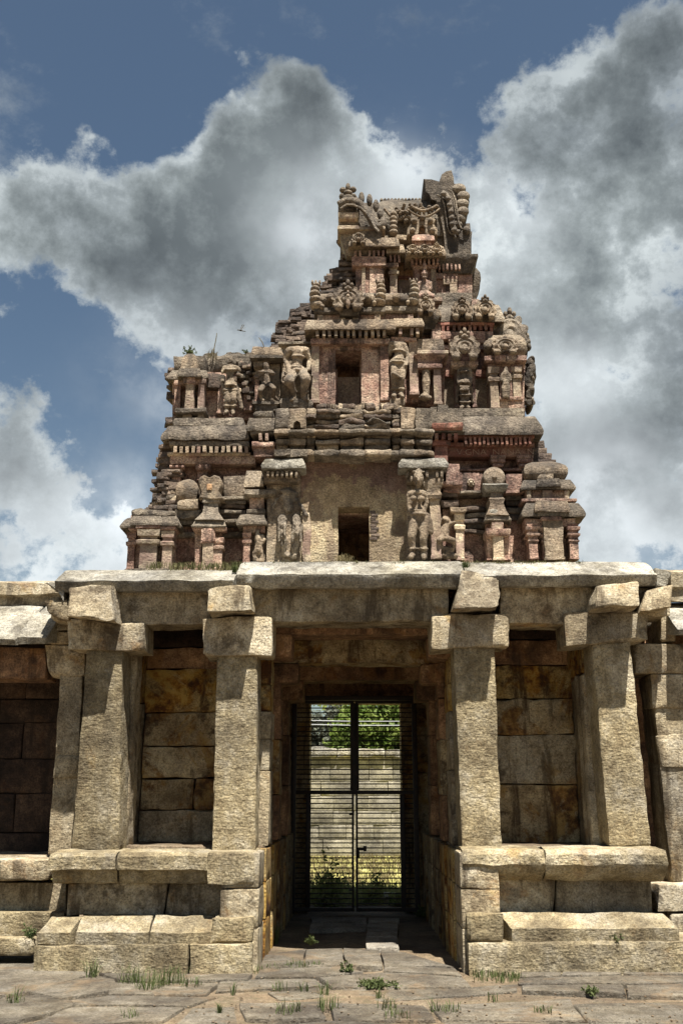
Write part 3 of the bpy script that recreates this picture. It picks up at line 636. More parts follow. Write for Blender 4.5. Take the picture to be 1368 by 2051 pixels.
# ---------------------------------------------------------------- side wings
lw = thing('cloister_wing', 'cloister wing at the left edge, pale eave over a blackish block wall', 'colonnade', (-3.4, 10.6, 0), 'cloister wings beside the gateway')
def lk2(name, mat, xl, xr, yt, yb, Y, D, par=lw, **k): return rk(name, par, mat, xl, xr, yt, yb, Y, D, **{**dict(r=.02, wear=.009, sp=.07), **k})
pst('eave_slab', lw, ev, -330, 45, [(10.02, 1292), (9.99, 1280), (10.2, 1245), (10.6, 1214), (10.9, 1212), (10.9, 1285)], sp=.07, wear=.010, skew=.1)
pst('eave_slab', lw, ev, 47, 104, [(10.0, 1290), (9.97, 1276), (10.2, 1244), (10.6, 1214), (10.9, 1212), (10.9, 1285)], sp=.06, wear=.012, skew=.1)
pst('roof_slab', lw, dr, -340, 128, [(10.62, 1214), (10.62, 1196), (10.55, 1190), (10.56, 1168), (10.7, 1166), (12.5, 1166), (12.5, 1214)], sp=.09, wear=.012)
lk2('lintel_beam', dk, -330, 92, 1296, 1360, 10.3, .4)
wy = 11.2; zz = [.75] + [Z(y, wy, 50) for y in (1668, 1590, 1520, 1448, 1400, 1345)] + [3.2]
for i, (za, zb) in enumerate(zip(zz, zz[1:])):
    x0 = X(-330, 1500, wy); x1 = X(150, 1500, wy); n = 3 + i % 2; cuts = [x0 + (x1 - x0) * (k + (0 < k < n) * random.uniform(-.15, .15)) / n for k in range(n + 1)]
    for a, b in zip(cuts, cuts[1:]): obj('wall_stone', *box(a + .004, b - .004, wy - random.uniform(0, .03), wy + .4, za + .004, zb - .004, r=.012, wear=.007, sp=.1), M['blackish'], lw)
obj('wall_core', *box(X(-330, 1500, wy), X(150, 1500, wy), wy + .06, wy + .38, .7, 3.2, r=.01, sp=.5), M['blackish'], lw)
lk2('ledge_stone', dr, -330, 98, 1722, 1764, 9.98, 1.3)
lk2('plinth_stone', dr, -120, 134, 1769, 1826, 10.2, .5); lk2('plinth_stone', dr, -330, -124, 1769, 1826, 10.2, .5)
lk2('plinth_stone', gr, -330, 128, 1828, 1878, 10.0, .6); lk2('plinth_stone', gr, -330, 66, 1880, 1915, 9.85, .7)
# half column beside the gateway, left
obj('column', *pxbox((122,166,1352), (97,150,1712), 10.3, .4, r=.02, wear=.012, sp=.06), dr, lw)
obj('column', *pxbox((112,160,1512), (104,155,1560), 10.27, .3, r=.03, wear=.014, sp=.06), dr, lw)
obj('capital', *pxbox((90,170,1292), (98,170,1354), 10.28, .5, r=.05, wear=.012, sp=.06), dr, lw)
lk2('wall_stone', dr, 108, 140, 1242, 1262, 10.25, .5); lk2('wall_stone', dr, 100, 140, 1264, 1290, 10.26, .5)
rw = thing('cloister_wing', 'cloister wing at the right edge, with a notched granite column', 'colonnade', (3.4, 10.6, 0), 'cloister wings beside the gateway')
def rk2(name, mat, xl, xr, yt, yb, Y, D, **k): return lk2(name, mat, xl, xr, yt, yb, Y, D, par=rw, **k)
obj('column', *pxbox((1303,1372,1352), (1346,1432,1772), 10.25, .45, r=.025, wear=.010, sp=.06), dr, rw)
obj('column', *pxbox((1302,1376,1350), (1308,1380,1418), 10.23, .4, r=.02, wear=.008, sp=.06), dr, rw)
obj('column', *pxbox((1314,1378,1468), (1322,1386,1535), 10.235, .3, r=.03, wear=.012, sp=.06), dr, rw)
obj('capital', *pxbox((1267,1440,1288), (1272,1440,1350), 10.22, .5, r=.05, wear=.014, sp=.06), dr, rw)
rk2('wall_stone', dr, 1322, 1352, 1226, 1284, 10.25, .5)
pst('eave_slab', rw, ev, 1354, 1600, [(9.95, 1272), (9.93, 1262), (10.25, 1226), (10.7, 1208), (10.9, 1208), (10.9, 1270)], sp=.07, wear=.012)
pst('roof_slab', rw, dr, 1342, 1640, [(10.4, 1206), (10.4, 1182), (10.36, 1176), (10.36, 1146), (10.5, 1142), (12.5, 1142), (12.5, 1206)], sp=.09, wear=.012)
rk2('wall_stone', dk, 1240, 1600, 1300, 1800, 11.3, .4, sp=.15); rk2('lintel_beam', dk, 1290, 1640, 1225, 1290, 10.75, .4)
rk2('plinth_stone', dr, 1318, 1640, 1772, 1826, 10.0, .6); rk2('plinth_stone', dr, 1342, 1640, 1830, 1884, 10.0, .6); rk2('plinth_stone', dk, 1296, 1340, 1760, 1880, 10.5, .4)

# ---------------------------------------------------------------- the tower
tower = thing('temple_tower', 'ruined stepped temple tower of brick and carved stucco, its left half broken away', 'temple tower', (0, 12.9, 3.5))
pl, sc_, mo, rd, br, bf = (M[k] for k in ('plaster', 'stucco', 'mould', 'red', 'brick', 'buff'))
def T(name, mat, xl, xr, yt, yb, Y, D=.3, par=None, **k): return rk(name, par or tower, mat, xl, xr, yt, yb, Y, D, **{**dict(r=.012, wear=.005, sp=.07), **k})
def kap(xl, xr, yt, yb, Y, D=.4, o=7, mat=None, par=None, name='cornice', **k):
    h = yb - yt
    return st(name, par or tower, mat or mo, xl, xr, Y, D, [(yb, 0), (yb - .02 * h, o), (yb - .22 * h, o + 1), (yb - .5 * h, o * .8), (yb - .8 * h, o * .35), (yt, 0)], **{**dict(sp=.06, wear=.007), **k})
def lip(xl, xr, yt, yb, Y, D=.35, o=3, mat=None, par=None, name='moulding', **k):
    return st(name, par or tower, mat or pl, xl, xr, Y, D, [(yb, 0), (yb - (yb - yt) * .35, o), (yt, o), (yt - .5, 0)], **{**dict(sp=.06, wear=.005), **k})
def pil(xl, xr, yt, yb, Y, D=.16, mat=None, style=0, par=None, **k):
    H = yb - yt; w = xr - xl
    if style == 0: pr = [(yb, 1.5), (yb - .05 * H, 1.5), (yb - .06 * H, 0), (yt + .02 * H, 0), (yt, .5)]
    elif style == 1: pr = [(yb, 1), (yb - .04 * H, 1), (yb - .05 * H, 0), (yt + .36 * H, 0), (yt + .34 * H, w * .2), (yt + .26 * H, w * .24), (yt + .24 * H, 0), (yt + .17 * H, .2), (yt + .15 * H, w * .16), (yt, w * .2)]
    else: pr = [(yb, 1), (yb - .05 * H, 0), (yt + .52 * H, 0), (yt + .50 * H, 2), (yt + .46 * H, 2), (yt + .45 * H, .5), (yt + .36 * H, .5), (yt + .33 * H, 4.5), (yt + .28 * H, 5), (yt + .26 * H, 1.5), (yt + .2 * H, 2), (yt + .17 * H, 5), (yt + .08 * H, 6), (yt + .07 * H, 2.5), (yt, 3)]
    return st('pilaster', par or tower, mat or pl, xl, xr, Y, D, pr, **{**dict(sp=.06, wear=.005), **k})
DME = {}
def dents(par, mat, xl, xr, yt, yb, Y, n, D=.12):
    p0, p1 = P(xl, yb, Y), P(xr, yt, Y); w = (p1[0] - p0[0]) / n * .55; h = p1[2] - p0[2]; key = (round(w, 2), round(h, 2), mat.name)
    if key not in DME:
        V, F = box(-w / 2, w / 2, -D / 2, D / 2, -h / 2, h / 2, r=.008, wear=.004, sp=.06); V -= V.mean(0) * 0; DME[key] = mesh_of('dentil', V, F, mat)
    for i in range(n):
        c = (p0[0] + (p1[0] - p0[0]) * (i + .5) / n, Y + D / 2 + random.uniform(-.006, .006), (p0[2] + p1[2]) / 2)
        if random.random() < .04: continue
        o = place(bpy.data.objects.new('dentil', DME[key]), c, par); o.rotation_euler = (random.uniform(-.1, .1), random.uniform(-.08, .08), random.uniform(-.1, .1))
# cores
core = lambda xl, xr, yt, yb, Y, Yb, m=pl, **k: T('storey_wall', m, xl, xr, yt, yb, Y, Yb - Y, **{**dict(sp=.12, wear=.012), **k})
T('storey_wall', pl, 262, 676, 1030, 1175, 11.50, 3.0, sp=.12); T('storey_wall', pl, 741, 1152, 1030, 1175, 11.50, 3.0, sp=.12); T('storey_wall', M['dark'], 640, 780, 1015, 1175, 12.5, 2.0, sp=.2)
core(338, 1072, 862, 1032, 11.60, 14.4)
core(350, 676, 738, 866, 11.98, 14.2); core(720, 1052, 660, 866, 11.98, 14.2); core(600, 672, 668, 760, 11.98, 14.2, br); T('storey_wall', M['dark'], 640, 740, 640, 820, 12.42, .3, sp=.2)  # last box: dark backing close behind the upper window, painted interior shade
core(668, 960, 598, 672, 12.15, 14.0)
core(712, 944, 470, 602, 12.45, 13.9)

# ---- first storey, left corner shrine
ak = T('aedicule', pl, 264, 350, 1052, 1146, 11.33, .3, sp=.08)
pil(281, 314, 1059, 1142, 11.18, style=1, par=ak, mat=bf); pil(326, 345, 1062, 1146, 11.20, style=1, par=ak, mat=bf); pil(256, 270, 1064, 1140, 11.28, D=.5, style=1, par=ak)
T('base_slab', mo, 248, 350, 1139, 1150, 11.10, .6, wear=.012)
lip(277, 318, 1050, 1058, 11.16, o=3, par=ak); lip(262, 350, 1052, 1062, 11.22, o=4, par=ak); lip(318, 350, 1053, 1061, 11.18, o=3, par=ak)
kap(268, 322, 1032, 1050, 11.16, o=5, par=ak); kap(324, 354, 1033, 1052, 11.18, o=6, par=ak); kap(256, 352, 1036, 1056, 11.26, D=.9, o=12, par=ak, wear=.012)
T('rubble_block', mo, 262, 352, 1018, 1036, 11.30, .6, r=.05, wear=.03, sp=.06)
# middle shrine, left
ap = T('aedicule', pl, 391, 446, 1050, 1140, 11.32, .3, sp=.08)
pil(406, 427, 1062, 1143, 11.18, style=0, par=ap, mat=bf); pil(391, 403, 1084, 1142, 11.24, par=ap); pil(428, 445, 1076, 1142, 11.22, style=1, par=ap)
T('pilaster_block', pl, 403, 431, 1057, 1087, 11.16, .2, par=ap, r=.03, wear=.016); lip(389, 450, 1054, 1062, 11.2, o=3, par=ap, wear=.012)
kap(394, 446, 1040, 1056, 11.2, o=7, par=ap, wear=.016)
st('pedestal', ap, mo, 410, 436, 11.24, .3, [(1040, 16), (1032, 9), (1024, 3), (1008, 0), (1005, 4), (998, 4), (996, 0)], wear=.012, sp=.05)
pobj('horseshoe_gable', [plate([(398,998),(403,986),(399,975),(397,962),(401,954),(410,950),(420,955),(430,950),(440,954),(446,963),(444,975),(440,985),(449,1000),(430,1002)], 11.20, .25, bev=.12)], sc_, ap)
T('gable_hole_shade', M['dark'], 415, 425, 969, 981, 11.185, .05, par=ap, r=.004, wear=.003)  # dark block on the gable standing in for a shaded hole
# left domes and brick between
st('dome', tower, sc_, 356, 394, 11.32, .5, [(1002, -4), (999, 0), (985, 3), (975, 3), (966, 0), (961, -8), (958, -16)], sp=.05, wear=.014)
st('dome', tower, mo, 330, 356, 11.45, .5, [(1015, 0), (1005, 4), (1000, 0), (985, 2), (975, 0), (966, -4), (960, -9)], sp=.05, wear=.02)
T('moulding', sc_, 355, 396, 1000, 1018, 11.27, .4, wear=.014, r=.03); T('rubble_block', mo, 350, 402, 1018, 1038, 11.30, .4, wear=.03, r=.05, sp=.05)
T('sala_roof', sc_, 446, 500, 952, 996, 11.40, .3, r=.05, wear=.008); lip(446, 496, 994, 1001, 11.36, o=3, mat=mo)
for q, (a, b) in enumerate(((1002, 1009), (1011, 1019), (1021, 1029), (1031, 1038))): T('brick_course', br if q % 2 else mo, 440, 492, a, b, 11.36 + .03 * (q % 2), .3, wear=.014, sp=.05)
lip(440, 484, 1040, 1048, 11.28, o=4, mat=mo, wear=.012); T('moulding', mo, 348, 392, 1040, 1050, 11.38, .3, wear=.014, r=.03); T('moulding', mo, 446, 490, 1066, 1076, 11.42, .2, wear=.012); T('moulding', mo, 350, 392, 1066, 1076, 11.42, .2, wear=.012)
# flank shrine left of the doorway
fk = T('aedicule', sc_, 488, 536, 1040, 1128, 11.32, .25, sp=.08)
pil(488, 501, 1066, 1126, 11.2, style=1, par=fk); kap(494, 524, 942, 975, 11.22, o=4, par=fk, mat=sc_); lip(494, 548, 980, 994, 11.2, o=5, par=fk, mat=mo, wear=.012)
T('moulding', pl, 500, 530, 994, 1020, 11.26, .3, par=fk, wear=.012); lip(496, 530, 1020, 1030, 11.2, o=2, par=fk, mat=mo); kap(482, 530, 1030, 1050, 11.16, o=6, par=fk, wear=.012); T('pilaster_block', pl, 486, 532, 1050, 1066, 11.22, .2, par=fk, wear=.012)
# big pilasters either side of the doorway
def bigpil(x0, x1, capL, capR, capB):
    b = T('large_pilaster', sc_, x0, x1, 960, 1130, 11.24, .4, sp=.06, wear=.010, r=.02)
    c = st('cornice', b, M['eave'], capL, capR, 11.02, .6, [(940, -6), (937, 0), (931, 1), (927, -1), (918, -7)], sp=.05, wear=.008)
    T('capital_block', sc_, capB[0], capB[1], 941, 966, 11.12, .4, par=b, wear=.014, r=.03); return b
b1 = bigpil(534, 602, 524, 612, (529, 601)); dents(b1, sc_, 532, 598, 943, 953, 11.04, 7, .1)
T('frame_band', bf, 606, 622, 1026, 1128, 11.26, .2, wear=.014)
b2 = bigpil(815, 882, 799, 897, (815, 890)); dents(b2, sc_, 850, 890, 942, 956, 11.04, 4, .1)
st('pot_capital', b2, sc_, 852, 882, 11.1, .2, [(1000, 0), (992, 3), (986, 0), (978, 2), (970, 5), (962, 6), (956, 3)], sp=.05, wear=.012)
pil(862, 881, 990, 1120, 11.12, mat=bf, par=b2, wear=.014)
# doorway wall
pobj('door_wall', [plate([(598,905),(824,905),(824,1178),(740,1178),(740,1015),(677,1015),(677,1178),(598,1178)], 11.30, .35, bev=.004, wear=.005)], M['doorwall'], tower)
for k in range(9): T('brick', br, 741 + (k % 2) * 2, 752 + (k * 5) % 9, 1022 + k * 6.6, 1028 + k * 6.6, 11.29, .05, r=.006, wear=.004, sp=.05)
# shrines right of the doorway
fr = T('aedicule', pl, 886, 930, 1020, 1126, 11.34, .25, sp=.08)
T('moulding', pl, 892, 921, 928, 965, 11.2, .3, par=fr, r=.03); lip(886, 923, 965, 974, 11.18, o=3, par=fr, wear=.010); T('moulding', pl, 886, 920, 975, 986, 11.24, .3, par=fr, wear=.02)
T('brick_course', br, 886, 918, 987, 998, 11.26, .3, par=fr, wear=.02); T('brick_course', br, 882, 920, 1000, 1014, 11.22, .3, par=fr, wear=.02, r=.02)
lip(904, 930, 1016, 1028, 11.18, o=3, par=fr, mat=sc_, wear=.012); pil(913, 928, 1028, 1122, 11.22, style=1, par=fr, mat=bf)
for q, (a, b) in enumerate(((1014, 1024), (1026, 1034), (1036, 1046), (1048, 1058), (1060, 1068))): T('brick_course', (br, mo)[q % 2], 930, 974, a, b, 11.40 + .04 * (q % 2), .3, wear=.02, sp=.05, r=.02)
T('gable_block', pl, 908, 966, 946, 984, 11.42, .25, r=.03); lip(908, 966, 984, 990, 11.36, o=3, mat=mo); T('moulding', pl, 905, 1046, 938, 943, 11.44, .2)
pobj('rosette', [pell(943, 967, 8, 9, 11.41, .03), pell(943, 967, 3.5, 4, 11.38, .03)] + [pell(943 + 5.5 * math.cos(a), 967 + 5.5 * math.sin(a), 2.2, 2.2, 11.385, .02, n=8, m=5) for a in np.linspace(0, 5.5, 8)], bf, tower)
pa = T('aedicule', pl, 973, 1022, 1040, 1122, 11.34, .25, sp=.08)
pil(987, 1008, 1046, 1122, 11.18, par=pa, mat=bf); pil(975, 987, 1060, 1122, 11.24, style=0, par=pa); pil(1009, 1020, 1060, 1122, 11.24, par=pa)
lip(975, 1019, 1060, 1074, 11.16, o=3, par=pa, wear=.014); T('pilaster_block', pl, 983, 1008, 1044, 1060, 11.18, .2, par=pa, wear=.01); kap(974, 1019, 1030, 1045, 11.2, o=4, par=pa, wear=.018)
st('pedestal', pa, sc_, 984, 1004, 11.24, .25, [(1032, 14), (1022, 8), (1010, 4), (1002, 6), (998, 2), (986, 0)], sp=.05, wear=.02)
T('broken_block', M['eave'], 980, 1000, 1017, 1032, 11.16, .2, par=pa, r=.05, wear=.02, sp=.05)
st('collar_slab', pa, M['eave'], 970, 1014, 11.18, .3, [(986, -6), (979, 1), (972, 4), (970, 1)], sp=.05, wear=.012)
pobj('roundel', [tube([P(990, 955, 11.20) + [0, d, 0] for d in (0, .02, .05, .22)], [.105, .128, .135, .135], 28), pell(990, 955, 5, 5, 11.195, .02)], sc_, pa, ang=50)
T('sala_roof', pl, 1013, 1048, 948, 984, 11.38, .3, r=.03); lip(1013, 1046, 984, 990, 11.34, o=3)
for q, (a, b) in enumerate(((992, 1000), (1002, 1012), (1014, 1026), (1028, 1040))): T('brick_course', (mo, br)[q % 2], 1012, 1050, a, b, 11.42 + .03 * (q % 2), .3, wear=.014, sp=.05)
# right corner shrine
rc = T('aedicule', pl, 1056, 1152, 1040, 1124, 11.34, 1.2, sp=.09)
pil(1059, 1076, 1050, 1120, 11.18, style=2, par=rc); pil(1090, 1128, 1042, 1120, 11.14, style=0, par=rc, mat=sc_, wear=.014); pil(1086, 1093, 1052, 1120, 11.2, style=2, par=rc); pil(1140, 1157, 1050, 1120, 11.2, style=2, par=rc)
T('architrave', pl, 1051, 1152, 1038, 1054, 11.2, .9, par=rc); T('architrave', pl, 1084, 1124, 1034, 1042, 11.12, .3, par=rc)
kap(1054, 1158, 1009, 1036, 11.2, D=1.1, o=11, par=rc); kap(1074, 1136, 1004, 1026, 11.10, o=4, par=rc, mat=sc_); lip(1078, 1132, 1022, 1034, 11.12, o=2, par=rc, mat=mo)
lip(1046, 1152, 1000, 1007, 11.22, D=.9, o=2, par=rc); T('upper_wall', pl, 1052, 1140, 980, 1002, 11.28, .8, par=rc)
for a, b in ((1055, 1064), (1086, 1106), (1130, 1140)): T('pilaster', bf, a, b, 982, 1000, 11.24, .1, par=rc)
kap(1050, 1142, 962, 982, 11.26, D=.9, o=8, par=rc); kap(1076, 1120, 960, 976, 11.18, o=2, par=rc)
st('dome', rc, sc_, 1056, 1128, 11.30, .8, [(964, -4), (960, 2), (950, 7), (940, 8), (933, 4), (929, -4), (926, -16)], sp=.05, wear=.008); T('gable_block', sc_, 1078, 1108, 948, 964, 11.2, .2, par=rc, r=.03)
for i, (a, b, c, d) in enumerate(((1050, 1112, 920, 930), (1062, 1106, 908, 922), (1066, 1096, 896, 909), (1070, 1090, 882, 897))): T('brick_course', br, a, b, c, d, 11.5 + i * .03, .5, wear=.012, sp=.06)

# ---- entablature of the first storey
fz = T('frieze', pl, 341, 512, 912, 929, 11.42, .3); T('frieze', rd, 876, 1066, 894, 914, 11.42, .3)
lip(338, 500, 905, 911, 11.40, o=2, mat=bf); T('moulding', mo, 338, 500, 884, 893, 11.34, .3, wear=.014)
for a, b, c, d in ((343, 368, 930, 936), (394, 420, 929, 940)): lip(a, b, c, d, 11.42, o=2)
pil(345, 362, 938, 972, 11.46, style=1); pil(396, 416, 940, 960, 11.46)
ko = kap(334, 492, 852, 880, 11.36, D=.9, o=8, mat=mo, wear=.016, sp=.05); dents(ko, bf, 345, 500, 893, 906, 11.33, 13); T('moulding', br, 336, 496, 876, 888, 11.36, .4, wear=.02, sp=.05, r=.02)
kb = kap(914, 1072, 836, 872, 11.34, D=.9, o=12, mat=mo, wear=.006); dents(kb, rd, 928, 1064, 875, 890, 11.30, 15)
lip(880, 1068, 888, 895, 11.38, o=1, mat=rd); T('moulding', rd, 878, 1070, 870, 877, 11.34, .3)
for a, b in ((984, 1010), (1037, 1066)): lip(a, b, 913, 921, 11.42, o=2); lip(a + 2, b - 2, 921, 929, 11.42, o=3); lip(a + 4, b - 4, 930, 937, 11.42, o=2)
kr = kap(866, 926, 826, 866, 11.24, D=.4, o=3, mat=M['mould']); lip(868, 924, 848, 862, 11.2, o=3, mat=rd, par=kr); dents(kr, rd, 868, 920, 868, 880, 11.24, 4); T('frieze', rd, 866, 902, 882, 892, 11.28, .3); pil(870, 896, 893, 930, 11.30, mat=rd)
kc = kap(498, 550, 836, 862, 11.26, o=4, wear=.014); T('moulding', mo, 507, 548, 822, 836, 11.3, .3, r=.03, wear=.012); dents(kc, bf, 505, 540, 868, 882, 11.24, 3); T('moulding', mo, 503, 550, 862, 870, 11.26, .3, wear=.014); T('frieze', pl, 503, 552, 884, 895, 11.24, .3, wear=.010); T('frieze', pl, 509, 552, 896, 914, 11.28, .3)
# scratched letters on the right frieze
cu = bpy.data.curves.new('carved_lettering', 'FONT'); cu.body = 'V.GNA  NANA  N'; cu.size = .105; cu.extrude = .002; cu.offset = -.003
to = bpy.data.objects.new('letters', cu); COL.objects.link(to); dg = bpy.context.evaluated_depsgraph_get(); lm = bpy.data.meshes.new_from_object(to.evaluated_get(dg)); bpy.data.objects.remove(to)
lm.materials.append(M['scratch']); p = P(914, 911, 11.411); lo = place(bpy.data.objects.new('carved_lettering', lm), p, tower); lo.rotation_euler = (R(90), 0, 0); lo.scale = (1.15, 1, 1)
# ---- broken moulding courses over the doorway
rows = [(816, 858, 11.12, .05), (858, 867, 11.02, .06), (868, 877, 11.14, .03), (878, 889, 11.10, .03), (889, 901, 11.16, .02), (900, 913, 11.04, .05)]
grp_x = [(552, 579), (578, 613), (614, 632), (632, 680), (681, 728), (729, 782), (784, 802), (803, 831), (832, 866)]
for ri, (a, b, Y, jt) in enumerate(rows):
    for gi, (xa, xb) in enumerate(grp_x):
        dd = (.03 if gi in (2, 6) else 0) - (.03 if gi == 4 else 0); e = 3 if ri in (1, 5) else (-2 if ri == 4 else 0)
        if ri in (0,) and 2 <= gi <= 6:
            for q in range(4):
                T('rubble_block', (br, mo, sc_)[(q + gi) % 3], xa - 1, xb + 1, a + q * 10.5 + random.uniform(0, 3), a + q * 10.5 + 11.5, Y + dd + random.uniform(0, .10), .4, r=.03, wear=.025, sp=.045, fr=9)
        else:
            T('moulding_block', (mo, sc_, mo)[(gi + ri) % 3], xa - e, xb + e, a + random.uniform(-1, 1.5), b + random.uniform(-1, 1), Y + dd + random.uniform(-.02, .03), .45, r=.022, wear=.013, sp=.05, fr=8)
pobj('horseshoe_gable', [plate([(577,857),(578,840),(582,831),(594,826),(606,830),(612,840),(613,857),(603,857),(602,847),(595,842),(588,847),(587,857)], 11.06, .15, bev=.05)], sc_, tower)
for i in range(34):
    xx = random.uniform(628, 790); T('rubble', br if i % 2 else sc_, xx, xx + random.uniform(8, 26), 806 + random.uniform(0, 8), 820, 11.16 + random.uniform(0, .25), .15, r=.02, wear=.02, sp=.05, fr=10)

# ---- second storey, left
ck = T('corner_mass', mo, 348, 414, 711, 742, 11.72, .8, r=.06, wear=.03, sp=.06)
st('dome', ck, sc_, 364, 396, 11.58, .3, [(738, 1), (730, 0), (718, -1), (711, -5), (708, -11)], sp=.05, wear=.012)
kap(360, 400, 736, 753, 11.54, o=4, par=ck); kap(400, 414, 740, 756, 11.62, o=3, par=ck); kap(344, 410, 740, 758, 11.70, D=.9, o=8, par=ck, wear=.014)
T('pilaster_block', pl, 368, 391, 755, 768, 11.56, .2, par=ck); T('pilaster_block', pl, 391, 413, 758, 769, 11.6, .2, par=ck); T('pilaster_block', pl, 349, 368, 760, 770, 11.66, .2, par=ck)
pil(371, 389, 768, 818, 11.58, mat=bf, par=ck, wear=.014); pil(397, 409, 768, 820, 11.6, mat=bf, par=ck); pil(350, 362, 768, 824, 11.68, D=.6, par=ck)
T('storey_wall', pl, 346, 412, 745, 840, 11.8, 1.6, par=ck); lip(354, 411, 816, 827, 11.56, o=3, mat=mo, par=ck, wear=.014); T('pilaster', bf, 366, 384, 827, 840, 11.6, .1, par=ck); T('pilaster', bf, 396, 408, 827, 840, 11.6, .1, par=ck)
T('plinth_course', mo, 346, 488, 836, 855, 11.52, .6, r=.02, wear=.010); T('storey_wall', pl, 408, 640, 745, 840, 11.84, .4, sp=.08)
T('moulding', mo, 436, 450, 750, 762, 11.72, .2, wear=.012); pil(437, 446, 762, 826, 11.74); T('moulding', br, 405, 440, 748, 775, 11.72, .3, wear=.02, r=.03); T('panel', pl, 487, 507, 776, 822, 11.76, .1, r=.02)
for i in range(60):
    xx = random.uniform(462, 512); yy = random.uniform(722, 800) if xx > 490 else random.uniform(718, 790)
    T('rubble', (br, mo, bf)[i % 3], xx, xx + random.uniform(6, 14), yy, yy + random.uniform(5, 9), 11.68 + random.uniform(0, .12), .2, r=.015, wear=.015, sp=.06)
T('rubble_block', mo, 410, 520, 710, 750, 11.86, 1.2, r=.06, wear=.04, sp=.07); T('rubble_block', mo, 470, 512, 706, 722, 11.9, .5, r=.04, wear=.03)
n3 = kap(508, 564, 694, 712, 11.6, o=4, mat=sc_, wear=.012); lip(504, 564, 711, 718, 11.58, o=3, par=n3, mat=mo); T('niche_panel', sc_, 512, 562, 716, 806, 11.74, .2, par=n3, wear=.012); pil(511, 520, 760, 804, 11.68, par=n3); T('moulding', sc_, 508, 528, 722, 734, 11.64, .2, par=n3)
st('pedestal', tower, mo, 510, 556, 11.56, .3, [(822, -2), (812, -1), (808, 3), (803, 2)], sp=.05, wear=.014)
T('back_panel', sc_, 563, 626, 686, 812, 11.72, .2, wear=.008); lip(560, 624, 684, 690, 11.66, o=2, mat=mo)
st('pedestal', tower, mo, 562, 624, 11.54, .3, [(816, 0), (810, 2), (806, 3), (799, 0)], sp=.05, wear=.018)
# ---- second storey, window bay
pobj('window_frame', [plate([(639,686),(763,686),(763,816),(724,816),(724,701),(672,701),(672,816),(639,816)], 11.66, .5, bev=.004, wear=.005)], pl, tower)
pil(624, 639, 688, 806, 11.6, mat=bf); pil(762, 779, 686, 802, 11.6); pil(820, 837, 684, 790, 11.62, mat=bf); T('back_panel', pl, 779, 842, 684, 806, 11.74, .2); T('parapet', bf, 668, 728, 755, 826, 12.05, .2, r=.02)
T('architrave', pl, 622, 782, 677, 688, 11.56, .4); T('architrave', pl, 783, 835, 675, 684, 11.60, .4); T('moulding', mo, 626, 780, 656, 676, 11.68, .4)
k2 = kap(616, 786, 640, 660, 11.50, D=.6, o=5, mat=sc_); dents(k2, bf, 630, 776, 660, 674, 11.50, 12); T('moulding', mo, 783, 835, 654, 675, 11.68, .4)
k3 = kap(789, 845, 638, 655, 11.54, D=.5, o=4, mat=sc_); dents(k3, bf, 796, 842, 656, 670, 11.54, 4)
sl = T('sala_roof', pl, 636, 762, 629, 644, 11.64, .4); T('sala_roof', pl, 763, 828, 629, 642, 11.68, .4)
for a, b in ((636, 648), (682, 692), (706, 718), (750, 762), (815, 827)): pil(a, b, 630, 643, 11.60, D=.06, mat=bf, par=sl)
lip(632, 768, 616, 628, 11.6, o=3, mat=mo, par=sl); lip(770, 834, 614, 626, 11.64, o=3, mat=mo, par=sl); lip(682, 718, 618, 632, 11.54, o=2, par=sl, mat=mo)
def hbar(xl, xr, y, ry, Y): a, b = P(xl, y, Y), P(xr, y, Y); s = np.linalg.norm(P(xl + 1, y, Y) - a); V, F = tube([a + (b - a) * i / 20 for i in range(21)], ry * s, 18); V = rough_up(V, .008, 9); return V, F
pobj('barrel_vault', [hbar(632, 838, 603, 14, 11.74)], sc_, sl, ang=60)
for xl, xr in ((648, 676), (718, 752), (776, 812)): pobj('roundel', [pell((xl + xr) / 2, 596, 9, 10, 11.6, .05), pell((xl + xr) / 2, 596, 5, 5.5, 11.56, .04)], sc_, sl)
def makara(x, yt, yb, w, Y, d=1):
    h = yb - yt
    ps = [pell(x, yb - .16 * h, w * .5, h * .17, Y, .10), pell(x + d * w * .08, yb - .36 * h, w * .46, h * .15, Y - .02, .10), pell(x + d * w * .12, yb - .54 * h, w * .42, h * .14, Y - .03, .10), pell(x + d * w * .1, yb - .71 * h, w * .36, h * .12, Y - .02, .09), pell(x, yb - .84 * h, w * .28, h * .10, Y, .07)]
    ps += [pell(x + d * w * q, yt + h * .06, w * .10, h * .10, Y, .04, n=8, m=6) for q in (-.25, .05, .3)]
    return ps + [pell(x - d * w * .42, yb - .12 * h, w * .18, h * .10, Y - .05, .05)]
for x, yt, yb, w_, d in ((634, 563, 622, 27, -1), (760, 560, 614, 25, 1), (827, 559, 613, 24, 1)): pobj('curled_makara', makara(x, yt, yb, w_, 11.62, d), sc_, sl, ang=60)
pobj('fan_ornament', fan(697, 624, 62, 52, 11.50, lobes=11, flame=.22), sc_, sl, ang=50); pobj('deity_relief', [pell(697, 608, 5, 11, 11.42, .05), pell(697, 594, 4, 5, 11.41, .04), pell(697, 586, 2.5, 5, 11.42, .03)], bf, sl)
